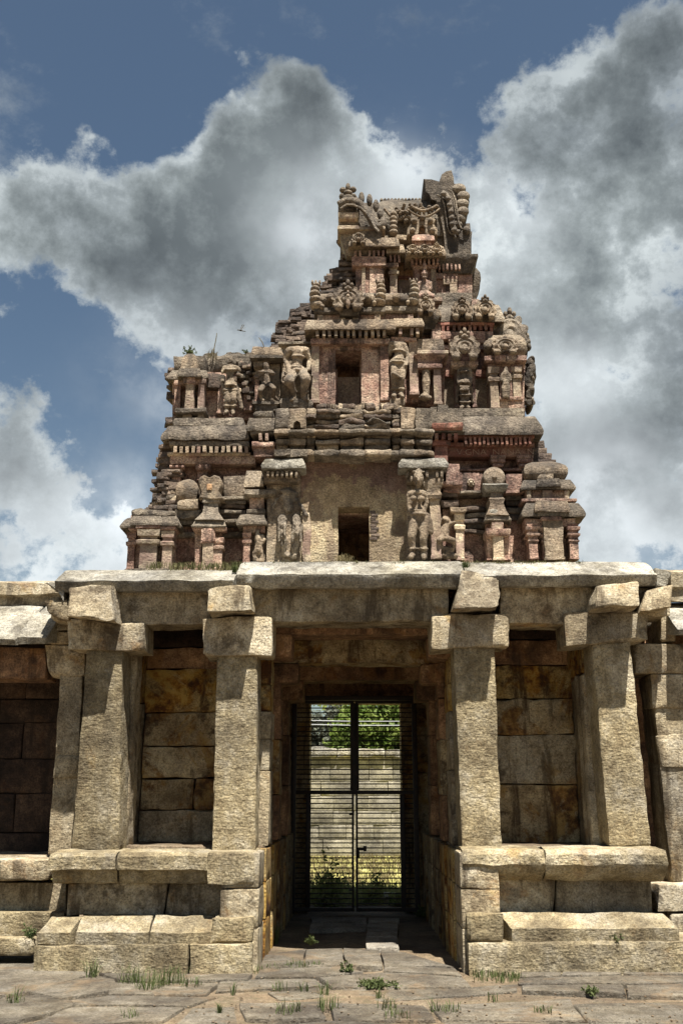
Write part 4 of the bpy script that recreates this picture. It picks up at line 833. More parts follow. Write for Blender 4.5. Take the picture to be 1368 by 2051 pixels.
# ---- second storey, right
kd = kap(838, 886, 680, 704, 11.62, o=2, mat=sc_, wear=.012); lip(837, 896, 703, 711, 11.58, o=2, mat=bf, par=kd); st('moulding', kd, pl, 837, 884, 11.6, .4, [(728, 0), (722, 1), (714, 7), (711, 9)], sp=.06); T('architrave', pl, 836, 886, 727, 737, 11.58, .3, par=kd); pil(869, 884, 736, 810, 11.62, mat=bf, par=kd); T('back_panel', pl, 836, 890, 730, 812, 11.78, .2, par=kd)
T('storey_wall', bf, 884, 1048, 752, 822, 11.90, .2); T('frieze', rd, 884, 985, 740, 754, 11.84, .2); T('plinth_course', mo, 896, 1050, 817, 837, 11.5, .6, wear=.006, r=.02); T('step_block', mo, 876, 897, 810, 828, 11.5, .3, r=.02); T('step_block', mo, 862, 896, 815, 832, 11.6, .3)
ni = T('niche', pl, 912, 950, 738, 822, 11.76, .15); lip(906, 954, 724, 736, 11.6, o=3, par=ni); lip(910, 952, 734, 740, 11.62, o=1, par=ni, mat=bf); pil(911, 917, 740, 816, 11.7, par=ni); pil(946, 952, 740, 816, 11.7, par=ni)
pobj('fan_ornament', fan(930, 724, 60, 56, 11.56, lobes=9), sc_, ni, ang=50)
ra = T('aedicule', pl, 978, 1050, 738, 822, 11.74, 1.0, sp=.08); pil(981, 998, 736, 820, 11.6, style=1, mat=bf, par=ra); pil(1000, 1025, 738, 800, 11.6, par=ra); pil(1027, 1043, 736, 800, 11.62, style=1, mat=bf, par=ra); T('base_slab', pl, 1000, 1048, 797, 822, 11.62, .3, par=ra); lip(1000, 1046, 796, 803, 11.6, o=1, par=ra)
lip(974, 1000, 714, 727, 11.6, o=4, par=ra); lip(994, 1030, 712, 726, 11.54, o=3, par=ra); lip(1030, 1050, 714, 728, 11.6, o=4, par=ra, D=.9); T('architrave', pl, 976, 1048, 727, 738, 11.64, .8, par=ra)
st('dome', ra, sc_, 976, 1052, 11.74, .8, [(713, -2), (705, 2), (692, 3), (680, 0), (672, -8)], sp=.05, wear=.012); pobj('fan_ornament', fan(1011, 712, 52, 38, 11.56, lobes=9, finial=False), sc_, ra, ang=50); pobj('rosette', [pell(978, 695, 11, 15, 11.66, .07), pell(978, 695, 6, 8, 11.6, .05)], sc_, ra)
pobj('fan_ornament', fan(1020, 712, 70, 84, 12.0, lobes=9, flame=.3, th=.12), mo, ra, ang=50)
fe = [plate([(1028,650),(1040,655),(1052,672),(1058,692),(1056,712),(1046,716),(1030,714)], 12.1, .5)] + [pell(1030 + 27 * math.cos(a), 700 - 48 * math.sin(a), 7, 9, 12.1, .06, n=9, m=6) for a in np.linspace(.1, 1.5, 7)]
pobj('flame_edge', fe, mo, ra, ang=50)
kk = kap(880, 998, 612, 646, 11.9, D=1.2, o=10, mat=mo); dents(kk, rd, 872, 988, 649, 662, 11.84, 11); T('frieze', pl, 862, 988, 663, 679, 11.82, .3); T('moulding', rd, 862, 990, 645, 651, 11.84, .3); T('architrave', pl, 862, 985, 690, 700, 11.88, .2); pil(866, 882, 650, 700, 11.8)
for a in (900, 957, 980): lip(a, a + 13, 678, 688, 11.84, o=2)
pobj('fan_ornament', fan(925, 642, 42, 42, 11.76, lobes=9), sc_, kk, ang=50); pobj('fan_ornament', fan(971, 642, 44, 44, 11.76, lobes=9), sc_, kk, ang=50)
kz = kap(846, 880, 620, 636, 11.76, o=3, mat=sc_); pobj('fan_ornament', fan(852, 632, 36, 38, 11.66, lobes=9), sc_, kz, ang=50); st('moulding', kz, mo, 848, 870, 11.8, .3, [(660, 0), (650, 3), (640, 8), (634, 9)], sp=.06)
# ---- third storey
T('storey_wall', pl, 712, 769, 530, 592, 12.2, .4); T('plinth_course', mo, 700, 945, 586, 604, 12.1, .4); pil(725, 732, 531, 590, 12.17, D=.05, mat=bf); T('panel', pl, 740, 768, 532, 590, 12.17, .1); T('architrave', pl, 705, 773, 513, 532, 12.13, .4)
t1 = kap(702, 796, 476, 494, 12.08, D=.5, o=4, mat=sc_); dents(t1, pl, 708, 772, 500, 513, 12.12, 7); T('moulding', rd, 708, 776, 492, 503, 12.2, .4); pobj('fan_ornament', fan(718, 492, 28, 26, 12.02, lobes=7, finial=False), sc_, t1, ang=50)
pil(781, 795, 528, 590, 12.24, style=1, mat=bf); t2 = kap(776, 808, 490, 508, 12.16, o=2, mat=sc_); dents(t2, pl, 778, 804, 510, 524, 12.18, 3); T('architrave', pl, 772, 798, 526, 534, 12.2, .3)
T('recess', M['dark'], 795, 833, 515, 590, 12.44, .1); T('panel', rd, 797, 832, 552, 558, 12.42, .1); T('panel', bf, 798, 832, 560, 590, 12.42, .1)  # first sheet: niche back coloured dark as painted shade
fbm_ = T('figure_bay', pl, 830, 874, 528, 600, 12.2, .3); t3 = kap(816, 888, 494, 514, 12.06, o=4, mat=sc_); dents(t3, pl, 822, 880, 516, 530, 12.1, 7); T('architrave', pl, 828, 875, 530, 537, 12.14, .3); pil(830, 840, 538, 598, 12.16, par=fbm_); pil(864, 873, 538, 598, 12.16, mat=bf, par=fbm_)
for x in (826, 850, 874): pobj('fan_ornament', fan(x, 512, 25, 22, 12.0, lobes=7, finial=(x == 874)), sc_, t3, ang=50)
T('storey_wall', pl, 872, 946, 545, 604, 12.24, 1.2); T('architrave', pl, 872, 917, 546, 558, 12.2, .3); T('pilaster_block', bf, 888, 916, 558, 569, 12.2, .2); pil(901, 915, 568, 598, 12.2, mat=bf)
t4 = st('cornice', tower, mo, 884, 946, 12.18, 1.3, [(548, -2), (540, 0), (528, 4), (516, 10), (510, 10)], sp=.07); dents(t4, pl, 876, 924, 528, 540, 12.14, 6); T('moulding', bf, 843, 886, 594, 602, 12.06, .3); T('moulding', mo, 884, 944, 598, 612, 12.1, .5)
st('side_cornice', tower, mo, 920, 950, 12.6, 1.0, [(605, 0), (590, 4), (575, 8), (560, 12), (548, 11), (540, 6)], sp=.06, wear=.02)
# ---- barrel roof
T('vault_base', mo, 720, 944, 462, 500, 12.40, 1.4, wear=.014); T('vault_base', sc_, 745, 830, 470, 480, 12.28, .3, r=.03, wear=.014)
vt = st('barrel_roof', tower, mo, 748, 892, 12.36, 1.3, [(474, -2), (460, 3), (445, 5), (430, 4), (418, 0), (408, -8), (402, -20)], sp=.06, wear=.010)
for i in range(15): pobj('ridge_knob', [pell(764 + i * 6.9, 402 - i * .05, 3.6, 5, 12.55, .04, n=9, m=6)], mo, vt)
pobj('carved_swag', [tube([P(x, 418 + 16 * math.sin((x - 815) / 66 * 3.14), 12.22) for x in np.linspace(815, 881, 14)], .018, 7), tube([P(x, 412 + 10 * math.sin((x - 822) / 52 * 3.14), 12.2) for x in np.linspace(822, 874, 14)], .022, 7), tube([P(x, 418 + 22 * math.sin((x - 770) / 52 * 3.14), 12.25) for x in np.linspace(770, 822, 14)], .02, 7)], sc_, vt, ang=60)
pobj('horseshoe_gable', [plate([(816,470),(816,455),(824,446),(820,436),(830,433),(838,440),(846,426),(853,440),(862,433),(873,438),(868,447),(876,456),(876,470),(864,474),(852,468),(852,456),(845,450),(838,456),(838,468),(828,474)], 12.14, .2, bev=.06)] + [pell(x, y, 6, 6, 12.12, .05) for x, y in ((826, 462), (866, 462), (830, 443), (862, 443), (846, 436))], sc_, vt, ang=50)
T('gable_hole_shade', M['dark'], 838, 852, 452, 468, 12.2, .05, par=vt); st('pedestal', vt, pl, 830, 864, 12.12, .2, [(496, 0), (484, 0), (482, 6), (474, 5), (470, -4)], sp=.05)  # dark block paints the shade inside the gable mouth
pobj('twisted_column', [pell(788 - .4 * (k % 2), 466 - k * 9, 9 - k * .5, 7, 12.2, .07) for k in range(5)], sc_, vt, ang=60)
pobj('scrollwork', [pell(random.uniform(790, 822), random.uniform(412, 446), random.uniform(3, 6), random.uniform(3, 6), 12.27, .05, n=8, m=6) for _ in range(26)] + [pell(random.uniform(800, 890), random.uniform(408, 430), random.uniform(3, 5), random.uniform(3, 5), 12.24, .05, n=8, m=6) for _ in range(30)], sc_, vt, ang=50)
# left end arch of the roof
T('dormer_wall', mo, 690, 762, 405, 474, 12.45, .9, wear=.012); lip(679, 716, 452, 461, 12.02, o=3, mat=bf); lip(716, 768, 454, 462, 12.1, o=3, mat=bf)
st('dormer_base', tower, mo, 680, 766, 12.1, .9, [(512, -14), (498, -9), (486, -5), (474, -2), (462, 0)], sp=.06, wear=.014)
T('dormer_shelf', mo, 680, 716, 436, 454, 12.12, .5); lip(680, 716, 426, 438, 12.04, o=2, mat=bf); T('dormer_recess', mo, 716, 742, 420, 456, 12.3, .3); T('dormer_top', mo, 677, 720, 404, 428, 12.2, .8, r=.03)
arc = [(679, 410), (692, 402), (706, 403), (720, 409), (732, 420), (741, 434), (748, 448), (756, 456), (764, 452)]
pobj('horseshoe_arch', [tube([P(x, y, 12.06) for x, y in arc], [.05, .055, .06, .06, .06, .06, .06, .06, .055], 10), tube([P(x - 4, y - 9, 12.1) for x, y in arc[2:]], .03, 7), tube([P(x + 3, y + 8, 12.0) for x, y in arc[:-1]], .022, 6)] +
     [pell(a, b, rx, ry, 12.14, .045) for a, b, rx, ry in ((724, 397, 6, 14), (740, 401, 6, 14), (753, 412, 6, 14), (761, 428, 6, 13), (767, 446, 8, 13), (712, 400, 5, 8))], mo, tower, ang=60)
pobj('leaf_finial', [pell(697, 376, 5, 10, 12.1, .05), pell(687, 381, 7, 6, 12.1, .05), pell(707, 380, 7, 6, 12.1, .05), pell(697, 387, 9, 6, 12.08, .06), pell(685, 394, 6, 7, 12.1, .05), pell(708, 394, 6, 6, 12.1, .05), pell(697, 398, 13, 7, 12.1, .08)], mo, tower, ang=60)
# right end fin of the roof
pobj('roof_fin', [plate([(849,355),(863,357),(879,362),(884,348),(893,341),(903,337),(907,352),(908,366),(925,367),(931,378),(937,384),(940,400),(938,420),(935,434),(931,449),(942,448),(943,470),(943,514),(889,512),(889,470),(884,448),(878,418),(872,400),(862,397),(858,388),(849,381)], 12.3, .85, bev=.04, wear=.010)], mo, tower, ang=45)
pobj('fin_scales', [pell(x, y, rx, ry, Y_, .06) for x, y, rx, ry, Y_ in ((919, 378, 14, 11, 12.29), (928, 393, 13, 11, 12.27), (926, 408, 13, 12, 12.28), (927, 424, 12, 11, 12.27), (922, 438, 12, 11, 12.29), (917, 450, 10, 9, 12.3), (934, 462, 8, 10, 12.3))], mo, tower, ang=60)
band = [(885, 386), (893, 390), (899, 404), (902, 420), (904, 436), (906, 452), (912, 464), (920, 466)]
pobj('fin_band', [tube([P(x, y, 12.24) for x, y in band], .04, 9)] + [pell(x, y, 6, 5, 12.215, .035) for x, y in ((888, 388), (897, 398), (900, 411), (903, 424), (904, 437), (905, 449), (909, 461))] + [tube([P(x + 12, y - 6, 12.24) for x, y in band], .014, 6), tube([P(x - 10, y + 4, 12.26) for x, y in band], .014, 6)], mo, tower, ang=60)
# ---- broken brick slopes on the left
BM = []
for q in range(6):
    V, F = box(-.11, .11, -.06, .06, -.024, .024, r=.010, wear=.007, sp=.06); BM.append(mesh_of('brick', V, F, br))
def slope(pts, xr, Y0, dY, rows_h=5.2, keep=.93, mat=br, core_x=14):
    pts = sorted(pts, key=lambda p: -p[1]); ys = [p[1] for p in pts]; xs = [p[0] for p in pts]; y = ys[0]; k = 0
    while y > ys[-1]:
        xl = float(np.interp(-y, [-v for v in ys], xs)) + random.uniform(-4, 5); Y = Y0 + dY * (ys[0] - y) / (ys[0] - ys[-1]); x = xl
        while x < xr - 6:
            if random.random() < keep:
                o = place(bpy.data.objects.new('brick', random.choice(BM)), P(x + 9, y, Y + random.uniform(-.03, .07)), tower)
                o.rotation_euler = (random.uniform(-.1, .1), random.uniform(-.07, .07), random.uniform(-.35, .35)); o.scale = (random.uniform(.7, 1.15), random.uniform(1, 1.8), random.uniform(.85, 1.25))
            x += random.uniform(10, 25)
        T('brick_core', br, xl + core_x, xr + 8, y - rows_h * .55, y + rows_h * .55, Y + .08, 1.1, r=.015, wear=.015, sp=.12); y -= rows_h; k += 1
slope([(548, 700), (556, 668), (566, 648), (588, 640), (586, 622), (612, 616), (625, 610)], 636, 11.92, .3)
slope([(640, 606), (648, 584), (660, 566), (664, 548), (680, 536), (690, 520), (692, 500), (686, 480)], 708, 12.3, .2)
slope([(318, 1032), (322, 1016), (316, 990), (322, 962), (318, 944), (328, 925), (334, 905), (332, 888)], 346, 11.42, .15, rows_h=6)
slope([(342, 850), (348, 820), (346, 780), (342, 740)], 352, 11.85, .1, rows_h=8)
for i in range(70):
    t_ = random.random(); xx = 275 + 75 * t_; yy = 1034 - 62 * t_ + random.uniform(-6, 10)
    T('rubble', (br, mo, sc_)[i % 3], xx, xx + random.uniform(10, 22), yy, yy + random.uniform(7, 14), 11.36 + random.uniform(0, .2), .25, r=.02, wear=.02, sp=.06)
for i in range(26):
    xx = random.uniform(405, 548); T('rubble', (br, mo)[i % 2], xx, xx + random.uniform(12, 26), 708 + random.uniform(-3, 6), 722, 11.9 + random.uniform(0, .3), .2, r=.02, wear=.02, sp=.06)
# right-hand side profile of the second storey
pobj('side_relief', [pell(1060, y, rx, ry, 12.1, .25) for y, rx, ry in ((745, 11, 16), (730, 9, 9), (770, 9, 14), (790, 8, 12), (812, 6, 14), (760, 12, 8))], mo, tower, ang=60)

# ---------------------------------------------------------------- carved figures standing on the tower
def px_r(px, py, Y): return np.linalg.norm(P(px, py, Y) - P(px + 1, py, Y))
def fig(label, Y, caps, mat=sc_, voxel=.0125, wear=.005, extra=(), bands=()):
    parts = []
    for c in caps:
        x1, y1, r1, x2, y2, r2 = c[:6]; d1, d2 = (c[6], c[7]) if len(c) > 6 else (0, 0)
        s = px_r(x1, y1, Y); parts.append(capsule(P(x1, y1, Y + d1), P(x2, y2, Y + d2), r1 * s * (.9 if r1 < 9 else .97), r2 * s * (.9 if r2 < 9 else .97)))
    for bx_, by_, br_ in bands:
        s = px_r(bx_, by_, Y); c_ = P(bx_, by_, Y - .02); parts.append(tube([c_ + [br_ * s * math.cos(t_), br_ * s * .9 * math.sin(t_), .006 * math.cos(2 * t_)] for t_ in np.linspace(0, 6.283, 15)], .013, 6))
    parts += list(extra); V, F = statue_mesh(parts, voxel, wear)
    o = obj('statue', V, F, mat, None, ang=180, base=True); return tag(o, label, 'statue', 'stucco figures on the tower')
Y2 = 11.60
fig('large headless dancing figure with bent knees left of the upper window', 11.58, [
    (582,702,9,612,702,9), (597,706,14,596,722,11), (596,722,11,593,740,13), (590,744,13,603,744,12), (578,704,8,572,722,6,0,.03), (572,722,6,578,738,5,.03,-.02), (578,738,5,580,748,4,-.02,-.08),
    (614,704,7,620,720,5,0,.03), (620,720,5,618,740,5,.03,0), (588,748,11,579,764,11,-.02,-.14), (579,764,11,586,780,8,-.14,-.06), (586,780,8,590,797,6,-.06,0), (590,797,6,584,801,5,0,-.06),
    (605,746,11,613,760,11,-.02,-.14), (613,760,11,609,782,8,-.14,-.06), (609,782,8,608,797,6,-.06,0), (608,797,6,616,801,5,0,-.06), (569,748,5,567,764,5,.05,.0), (567,764,5,577,772,4,0,-.1)], bands=[(595,738,13.5),(597,744,14),(597,716,13),(587,786,8.5),(609,786,8.5),(580,756,12),(614,754,12)])
fig('headless standing figure with jewelled legs on the far left niche ledge', 11.60, [
    (452,736,6,472,736,6), (462,738,10,460,754,8), (460,754,8,462,768,9), (456,772,8,468,772,8), (450,736,5,446,746,4), (475,736,5,480,742,4), (456,774,8,455,800,6,0,-.05), (455,800,6,455,822,4.5,-.05,0), (469,774,8,468,800,6,0,-.05), (468,800,6,467,822,4.5,-.05,0),
    (455,824,5,452,827,4,-.03,-.08), (467,824,5,468,828,4,-.03,-.08), (461,726,6,463,722,6,.05,.05), (474,775,6,484,818,5,.08,.08), (446,762,5,450,790,5,.1,.1), (462,780,5,461,818,4,.03,.03)], bands=[(462,768,10),(462,773,12)] + [(455, y, 7.5 - (y - 780) * .05) for y in range(782, 822, 8)] + [(468, y, 7.5 - (y - 780) * .05) for y in range(782, 822, 8)] + [(461,742,10.5)])
fig('squat flute player carved in a small niche on the left', 11.62, [
    (533,731,7,534,736,7,-.02,-.02), (533,742,8,534,758,7), (534,758,8,535,768,8), (526,744,5,520,752,4,0,-.08), (520,752,4,531,745,3,-.08,-.1), (543,744,5,549,750,4,0,-.08), (549,750,4,537,745,3,-.08,-.1), (518,744,2.5,550,747,2.5,-.11,-.11),
    (530,770,7,521,782,6,0,-.12), (521,782,6,524,800,4,-.12,0), (540,770,7,549,778,6,0,-.12), (549,778,6,548,792,5,-.12,-.02), (548,792,5,556,801,4,-.02,0), (524,801,4,528,802,4,0,-.05), (533,724,9,535,724,9,.06,.06)])
fig('headless slender figure with crossed stance right of the upper window', 11.58, [
    (784,690,8,808,691,8), (797,694,11,800,708,9), (800,708,9,797,722,12), (790,728,11,806,728,11), (812,696,6,817,716,5), (817,716,5,812,732,5,0,-.06), (782,694,6,780,712,5,0,.05), (792,732,11,789,756,8,0,-.07), (789,756,8,790,788,5,-.07,0), (806,732,11,804,758,8,0,-.05), (804,758,8,803,788,5,-.05,0),
    (790,790,6,787,794,5,-.03,-.08), (803,790,6,806,794,5,-.03,-.08), (788,748,5,798,754,4,-.12,-.12)], bands=[(798,722,13),(798,728,14),(797,704,11),(790,780,6.5),(803,780,6.5)], extra=[pxbox((781,811,797), (781,811,813), 11.52, .2, r=.02, wear=.01)[0:2]])
fig('broken limbless torso stump under a short cornice right of the window', 11.66, [(853,744,9,853,768,9), (853,768,9,853,790,7), (848,794,8,860,797,6,-.03,-.03), (842,797,5,852,800,6)])
fig('headless girdled figure standing stiffly beneath a fan crest', 11.64, [
    (922,738,7,938,738,7), (930,740,9,930,754,8), (930,754,8,930,766,10), (924,768,9,936,768,9), (919,741,5,917,756,4), (941,741,5,943,756,4), (917,756,4,919,768,4,0,-.04), (943,756,4,941,768,4,0,-.04),
    (925,770,8,926,790,6), (926,790,6,926,812,4), (935,770,8,936,790,6), (936,790,6,936,812,4), (926,814,4.5,923,817,4,-.02,-.07), (936,814,4.5,939,817,4,-.02,-.07), (917,775,4,914,806,4,.06,.06), (943,775,4,946,806,4,.06,.06), (922,774,3,938,774,3,-.07,-.07), (922,780,3,938,780,3,-.07,-.07)], bands=[(930,764,11),(930,769,12.5),(926,792,7),(936,792,7),(926,806,6),(936,806,6),(930,746,10)])
fig('small worn relief figure between two slim pilasters at the right corner', 11.56, [(1012,738,5,1012,742,5), (1012,748,8,1012,760,6), (1012,760,7,1013,772,8), (1005,750,4,1003,762,4), (1019,750,4,1021,762,4), (1009,774,6,1009,796,4), (1017,774,6,1017,796,4)], voxel=.014)
fig('shattered relief torso with two hollow oval thighs left of the doorway', 11.24, [
    (571,986,9,585,990,9), (566,998,6,596,1002,6), (578,1004,10,577,1022,9), (566,1040,9,564,1070,10,-.02,-.05), (564,1070,10,570,1112,6,-.05,0), (594,1038,9,595,1070,11,-.02,-.05), (595,1070,11,590,1112,8,-.05,0), (602,1012,5,612,1032,5), (554,1000,6,547,1022,4), (575,1112,7,590,1118,7), (580,972,6,590,980,5,.02,.02), (560,1046,3,558,1086,3,-.12,-.12), (570,1046,3,572,1084,3,-.11,-.11), (589,1044,3,586,1086,3,-.12,-.12), (602,1046,3,605,1086,3,-.12,-.12)], wear=.018, voxel=.014, mat=mo)
fig('tall woman figure with intact face leaning right of the doorway', 11.06, [
    (838,954,11,838,960,11,-.05,-.06), (838,966,10,838,970,8,-.05,-.05), (838,946,9,839,938,7,0,0), (837,976,6,836,984,7), (824,990,10,846,990,10), (836,994,13,834,1012,11), (827,998,7,828,998,7,-.10,-.10), (844,999,7,845,999,7,-.10,-.10), (834,1012,10,840,1028,13), (834,1036,13,850,1036,13), (819,992,7,818,1014,5), (818,1014,5,824,1030,5,0,-.03),
    (851,992,6,855,1008,5), (855,1008,5,849,1022,5), (832,1040,12,824,1074,9,0,-.05), (824,1074,9,826,1108,6,-.05,0), (852,1040,13,848,1076,9,0,-.05), (848,1076,9,848,1110,6,-.05,0), (826,1112,7,822,1116,6,-.03,-.1), (848,1112,6,849,1117,6,-.03,-.1), (858,1044,9,862,1066,7), (838,956,3,838,962,3.5,-.125,-.145), (825,955,4,824,965,3), (818,945,5,815,955,5,.05,.05), (834,952,2,836,952,2,-.10,-.10), (841,952,2,843,952,2,-.10,-.10), (835,967,2.2,841,967,2.2,-.115,-.115)], bands=[(836,984,8.5),(836,988,10),(838,1024,13.5),(840,1031,15.5),(828,1100,8),(848,1100,8),(838,946,11)], voxel=.011)
fig('small crouching dwarf figure turned sideways at the right of the doorway', 11.18, [
    (892,1040,8,896,1044,8), (896,1050,7,890,1062,9), (890,1062,10,888,1074,11), (900,1052,5,910,1046,4,0,-.04), (884,1076,7,880,1082,7,-.03,-.08), (894,1078,7,906,1082,7,-.03,-.05), (906,1082,7,910,1092,5,-.05,0), (880,1082,7,882,1094,5,-.08,0), (882,1040,4,886,1050,4,.05,.05), (882,1098,6,906,1100,6,.02,.02), (880,1112,8,910,1114,8,.04,.04), (895,1100,6,895,1114,8,.03,.03)])
fig('worn little figure with raised elbow beside the left flank pilaster', 11.20, [
    (516,1064,5,517,1068,5), (517,1074,8,518,1090,8), (518,1090,8,518,1102,9), (526,1072,4,531,1082,4), (531,1082,4,526,1090,3), (512,1104,6,511,1120,5), (523,1104,6,525,1120,5), (510,1122,5,526,1124,5)], wear=.012)
fig('seated figure in a tall conical crown on the topmost storey', 12.06, [
    (850,546,8,850,552,8,-.02,-.02), (850,536,6,850,522,2.5), (850,560,5,850,564,6), (841,568,7,860,568,7), (850,570,10,850,584,9), (839,570,5,837,584,4), (861,570,5,863,582,4), (846,588,7,836,594,6,-.03,-.1), (856,588,7,866,594,6,-.03,-.1), (846,548,3.5,854,548,3.5,-.09,-.09), (847,556,3,853,556,3,-.08,-.08)], mat=pl, voxel=.015)
fig('pair of dark weathered figures jutting from the right side of the tower', 11.9, [(1059,726,9,1062,740,9), (1062,740,10,1060,756,10), (1058,760,10,1062,782,9), (1060,784,8,1056,806,8), (1064,800,5,1066,808,5)], mat=mo, wear=.02)

# ---------------------------------------------------------------- the iron gate
gate = thing('iron_gate', 'closed black double-leaf iron gate of thin horizontal bars in the passage', 'gate', (0, 13.7, 0)); GY = 13.7; ir = M['iron']
def gbar(name, xl, xr, yt, yb, par=gate, Y=GY, D=.035):
    a, b = P(xl, yt, Y), P(xr, yb, Y); return obj(name, *box(min(a[0], b[0]), max(a[0], b[0]), Y, Y + D, b[2], a[2], r=.003, wear=0, sp=3), ir, par)
bz = lambda xl, xr, zt, zb, Y, D, name, par: obj(name, *box(xl, xr, Y, Y + D, zb, zt, r=.003, wear=0, sp=3), ir, par)
gx0, gx1, gm = X(583, 1832, GY), X(839, 1832, GY), X(710.5, 1600, GY); gt, gb = Z(1398, GY), Z(1831, GY)
bz(gx0 - .02, gx1 + .02, gt + .03, gt - .03, GY, .05, 'top_rail', gate); bz(gx0 - .02, gx0 + .045, gt - .031, gb, GY, .05, 'gate_post', gate); bz(gx1 - .045, gx1 + .02, gt - .031, gb, GY, .05, 'gate_post', gate)
BARM = {}
for sgn, a, b in ((-1, gx0 + .047, gm - .012), (1, gm + .012, gx1 - .047)):
    zm = Z(1587, GY)
    lf = bz(a, b, gb + .075, gb + .03, GY + .005, .035, 'gate_leaf', gate)
    bz(a, b, zm + .025, zm - .025, GY + .005, .035, 'middle_rail', lf); bz(a, b, gt - .035, gt - .075, GY + .005, .035, 'upper_rail', lf)
    inn, out = (b, a) if sgn < 0 else (a, b)
    bz(min(inn, inn + sgn * .045), max(inn, inn + sgn * .045), gt - .076, zm + .026, GY + .004, .036, 'stile', lf); bz(gm - .034, gm + .034, gt - .07, zm - .03, GY - .012, .014, 'meeting_stile', lf) if sgn > 0 else None; bz(min(inn, inn + sgn * .028), max(inn, inn + sgn * .028), zm - .026, gb + .076, GY + .004, .036, 'stile', lf)
    sx = X(617 if sgn < 0 else 807, 1700, GY); bz(sx - .032, sx + .032, zm - .026, gb + .076, GY + .004, .036, 'stile', lf)
    n = 41; Lb = b - a
    V, F = tube([(-Lb / 2, 0, 0), (Lb / 2, 0, 0)], .0078, 6); bm_ = mesh_of('bar', V, F, ir, ang=60)
    for i in range(n):
        z = gb + .09 + (gt - .1 - gb - .09) * (i + .5) / n
        place(bpy.data.objects.new('bar', bm_), ((a + b) / 2, GY + .045, z), lf)
    if sgn > 0:
        lt = pobj('latch', [box(gm + .02, X(733, 1700, GY), GY - .03, GY - .01, Z(1703, GY), Z(1697, GY), r=.003, wear=0, sp=1), box(X(728, 1700, GY), X(734, 1700, GY), GY - .035, GY - .005, Z(1705, GY), Z(1694, GY), r=.003, wear=0, sp=1), box(gm + .012, gm + .06, GY - .04, GY - .005, Z(1718, GY), Z(1700, GY), r=.006, wear=0, sp=1)], ir, lf)
    else:
        for yy in (1631, 1783): gbar('bolt', 699, 709, yy - 2, yy + 2, lf, GY - .02)

# ---------------------------------------------------------------- beyond the gate
ew = thing('enclosure_wall', 'pale block wall with a bright coping across the lawn behind the gate', 'wall', (0, 24.7, 0)); WY = 24.7
wt = Z(1517, WY)
cs = [0, .37, .70, 1.02, 1.36, 1.70, wt]
for i, (a, b) in enumerate(zip(cs, cs[1:])):
    x = -4 + (i % 2) * .25
    while x < 4:
        L = random.uniform(.45, .95); obj('wall_stone', *box(x + .004, x + L - .004, WY - random.uniform(0, .02), WY + .4, a + .004, b - .004, r=.012, wear=.008, sp=.2), M['far'], ew); x += L
for x0, x1 in ((-30, -4.02), (5.1, 30)): obj('wall_mass', *box(x0, x1, WY, WY + .4, 0, wt, r=.02, wear=.02, sp=.7), M['far'], ew)
obj('wall_core', *box(-4.2, 5.2, WY + .05, WY + .38, 0, wt - .01, r=.01, sp=1), M['far'], ew)
x = -5.0
while x < 5: L = random.uniform(.9, 1.5); obj('coping_stone', *box(x, x + L - .012, WY - .12, WY + .5, wt + .004, Z(1501, WY) + random.uniform(-.01, .02), r=.04, wear=.012, sp=.12), ev, ew); x += L
rf = thing('outbuilding', 'low pale gabled roof peeping over the wall left of the tree', 'outbuilding', (X(650, 1500, 29), 29, 0))
rp = [P(590, 1505, 29), P(640, 1492, 29), P(680, 1505, 29)]
V = [(rp[0][0], 29, rp[0][2]), (rp[1][0], 29, rp[1][2]), (rp[2][0], 29, rp[2][2])]; V += [(v[0], 32, v[2]) for v in V]
o = obj('roof', V, [(0, 1, 2), (3, 5, 4), (0, 3, 4, 1), (1, 4, 5, 2), (0, 2, 5, 3)], ev, rf, smooth=False); obj('wall', *box(rp[0][0] + .1, rp[2][0] - .1, 29.1, 31.9, 0, rp[0][2] - .01, r=.02, sp=.5), M['far'], rf)
def tree(label, cx, Y, trunk_h, blobs_, nleaf, size, mat):
    t = thing('tree', label, 'tree', (cx, Y, 0), 'trees beyond the wall')
    top = (cx, Y, trunk_h); parts = [tube([(cx, Y, 0), (cx + .08, Y, trunk_h * .5), top], [.22, .17, .13], 9)]; cen = []
    for (x, y, z, r) in blobs_:
        parts.append(tube([top, (cx * .5 + x * .5, (Y + y) / 2, trunk_h * .5 + z * .5 + .2), (x, y, z)], [.10, .07, .03], 7))
        for _ in range(26): d = rng.normal(size=3); d /= np.linalg.norm(d); cen.append(np.array([x, y, z]) + d * r * rng.uniform(.45, 1.0) * [1, 1, .8])
    pobj('trunk', parts, M['bark'], t, ang=60); V, F = leaves(cen, nleaf, .17, size); obj('crown', V, F, mat, t, smooth=False)
TX = X(745, 1450, 30)
tree('full green tree directly behind the wall coping', TX, 30.5, 2.4, [(TX - .3, 30, 3.3, .8), (TX + .6, 30, 3.1, .8), (TX + .1, 30.5, 4.1, .9), (TX + 1.2, 30.3, 3.9, .9), (TX - .1, 30, 2.6, .6), (TX + .9, 30, 2.4, .6), (TX + .6, 30.2, 4.9, .9), (TX - .75, 30, 2.5, .45)], 70, .095, M['leaf'])
TX2 = X(640, 1450, 44)
tree('hazy grey green tree farther behind on the left', TX2, 44, 3.0, [(TX2 - .3, 44, 4.0, .9), (TX2 + .8, 44, 4.2, 1.0), (TX2 + .2, 44, 3.2, .8), (TX2 + 1.6, 44.5, 3.6, .9), (TX2 - 1.2, 44, 3.2, .8)], 60, .11, M['greyleaf'])
tb = thing('tree_branch', 'leafy sprig hanging into the gate opening at its upper left', 'branch', P(640, 1405, 18))
q0 = P(610, 1370, 18); q1 = P(648, 1414, 18); q2 = P(672, 1404, 18)
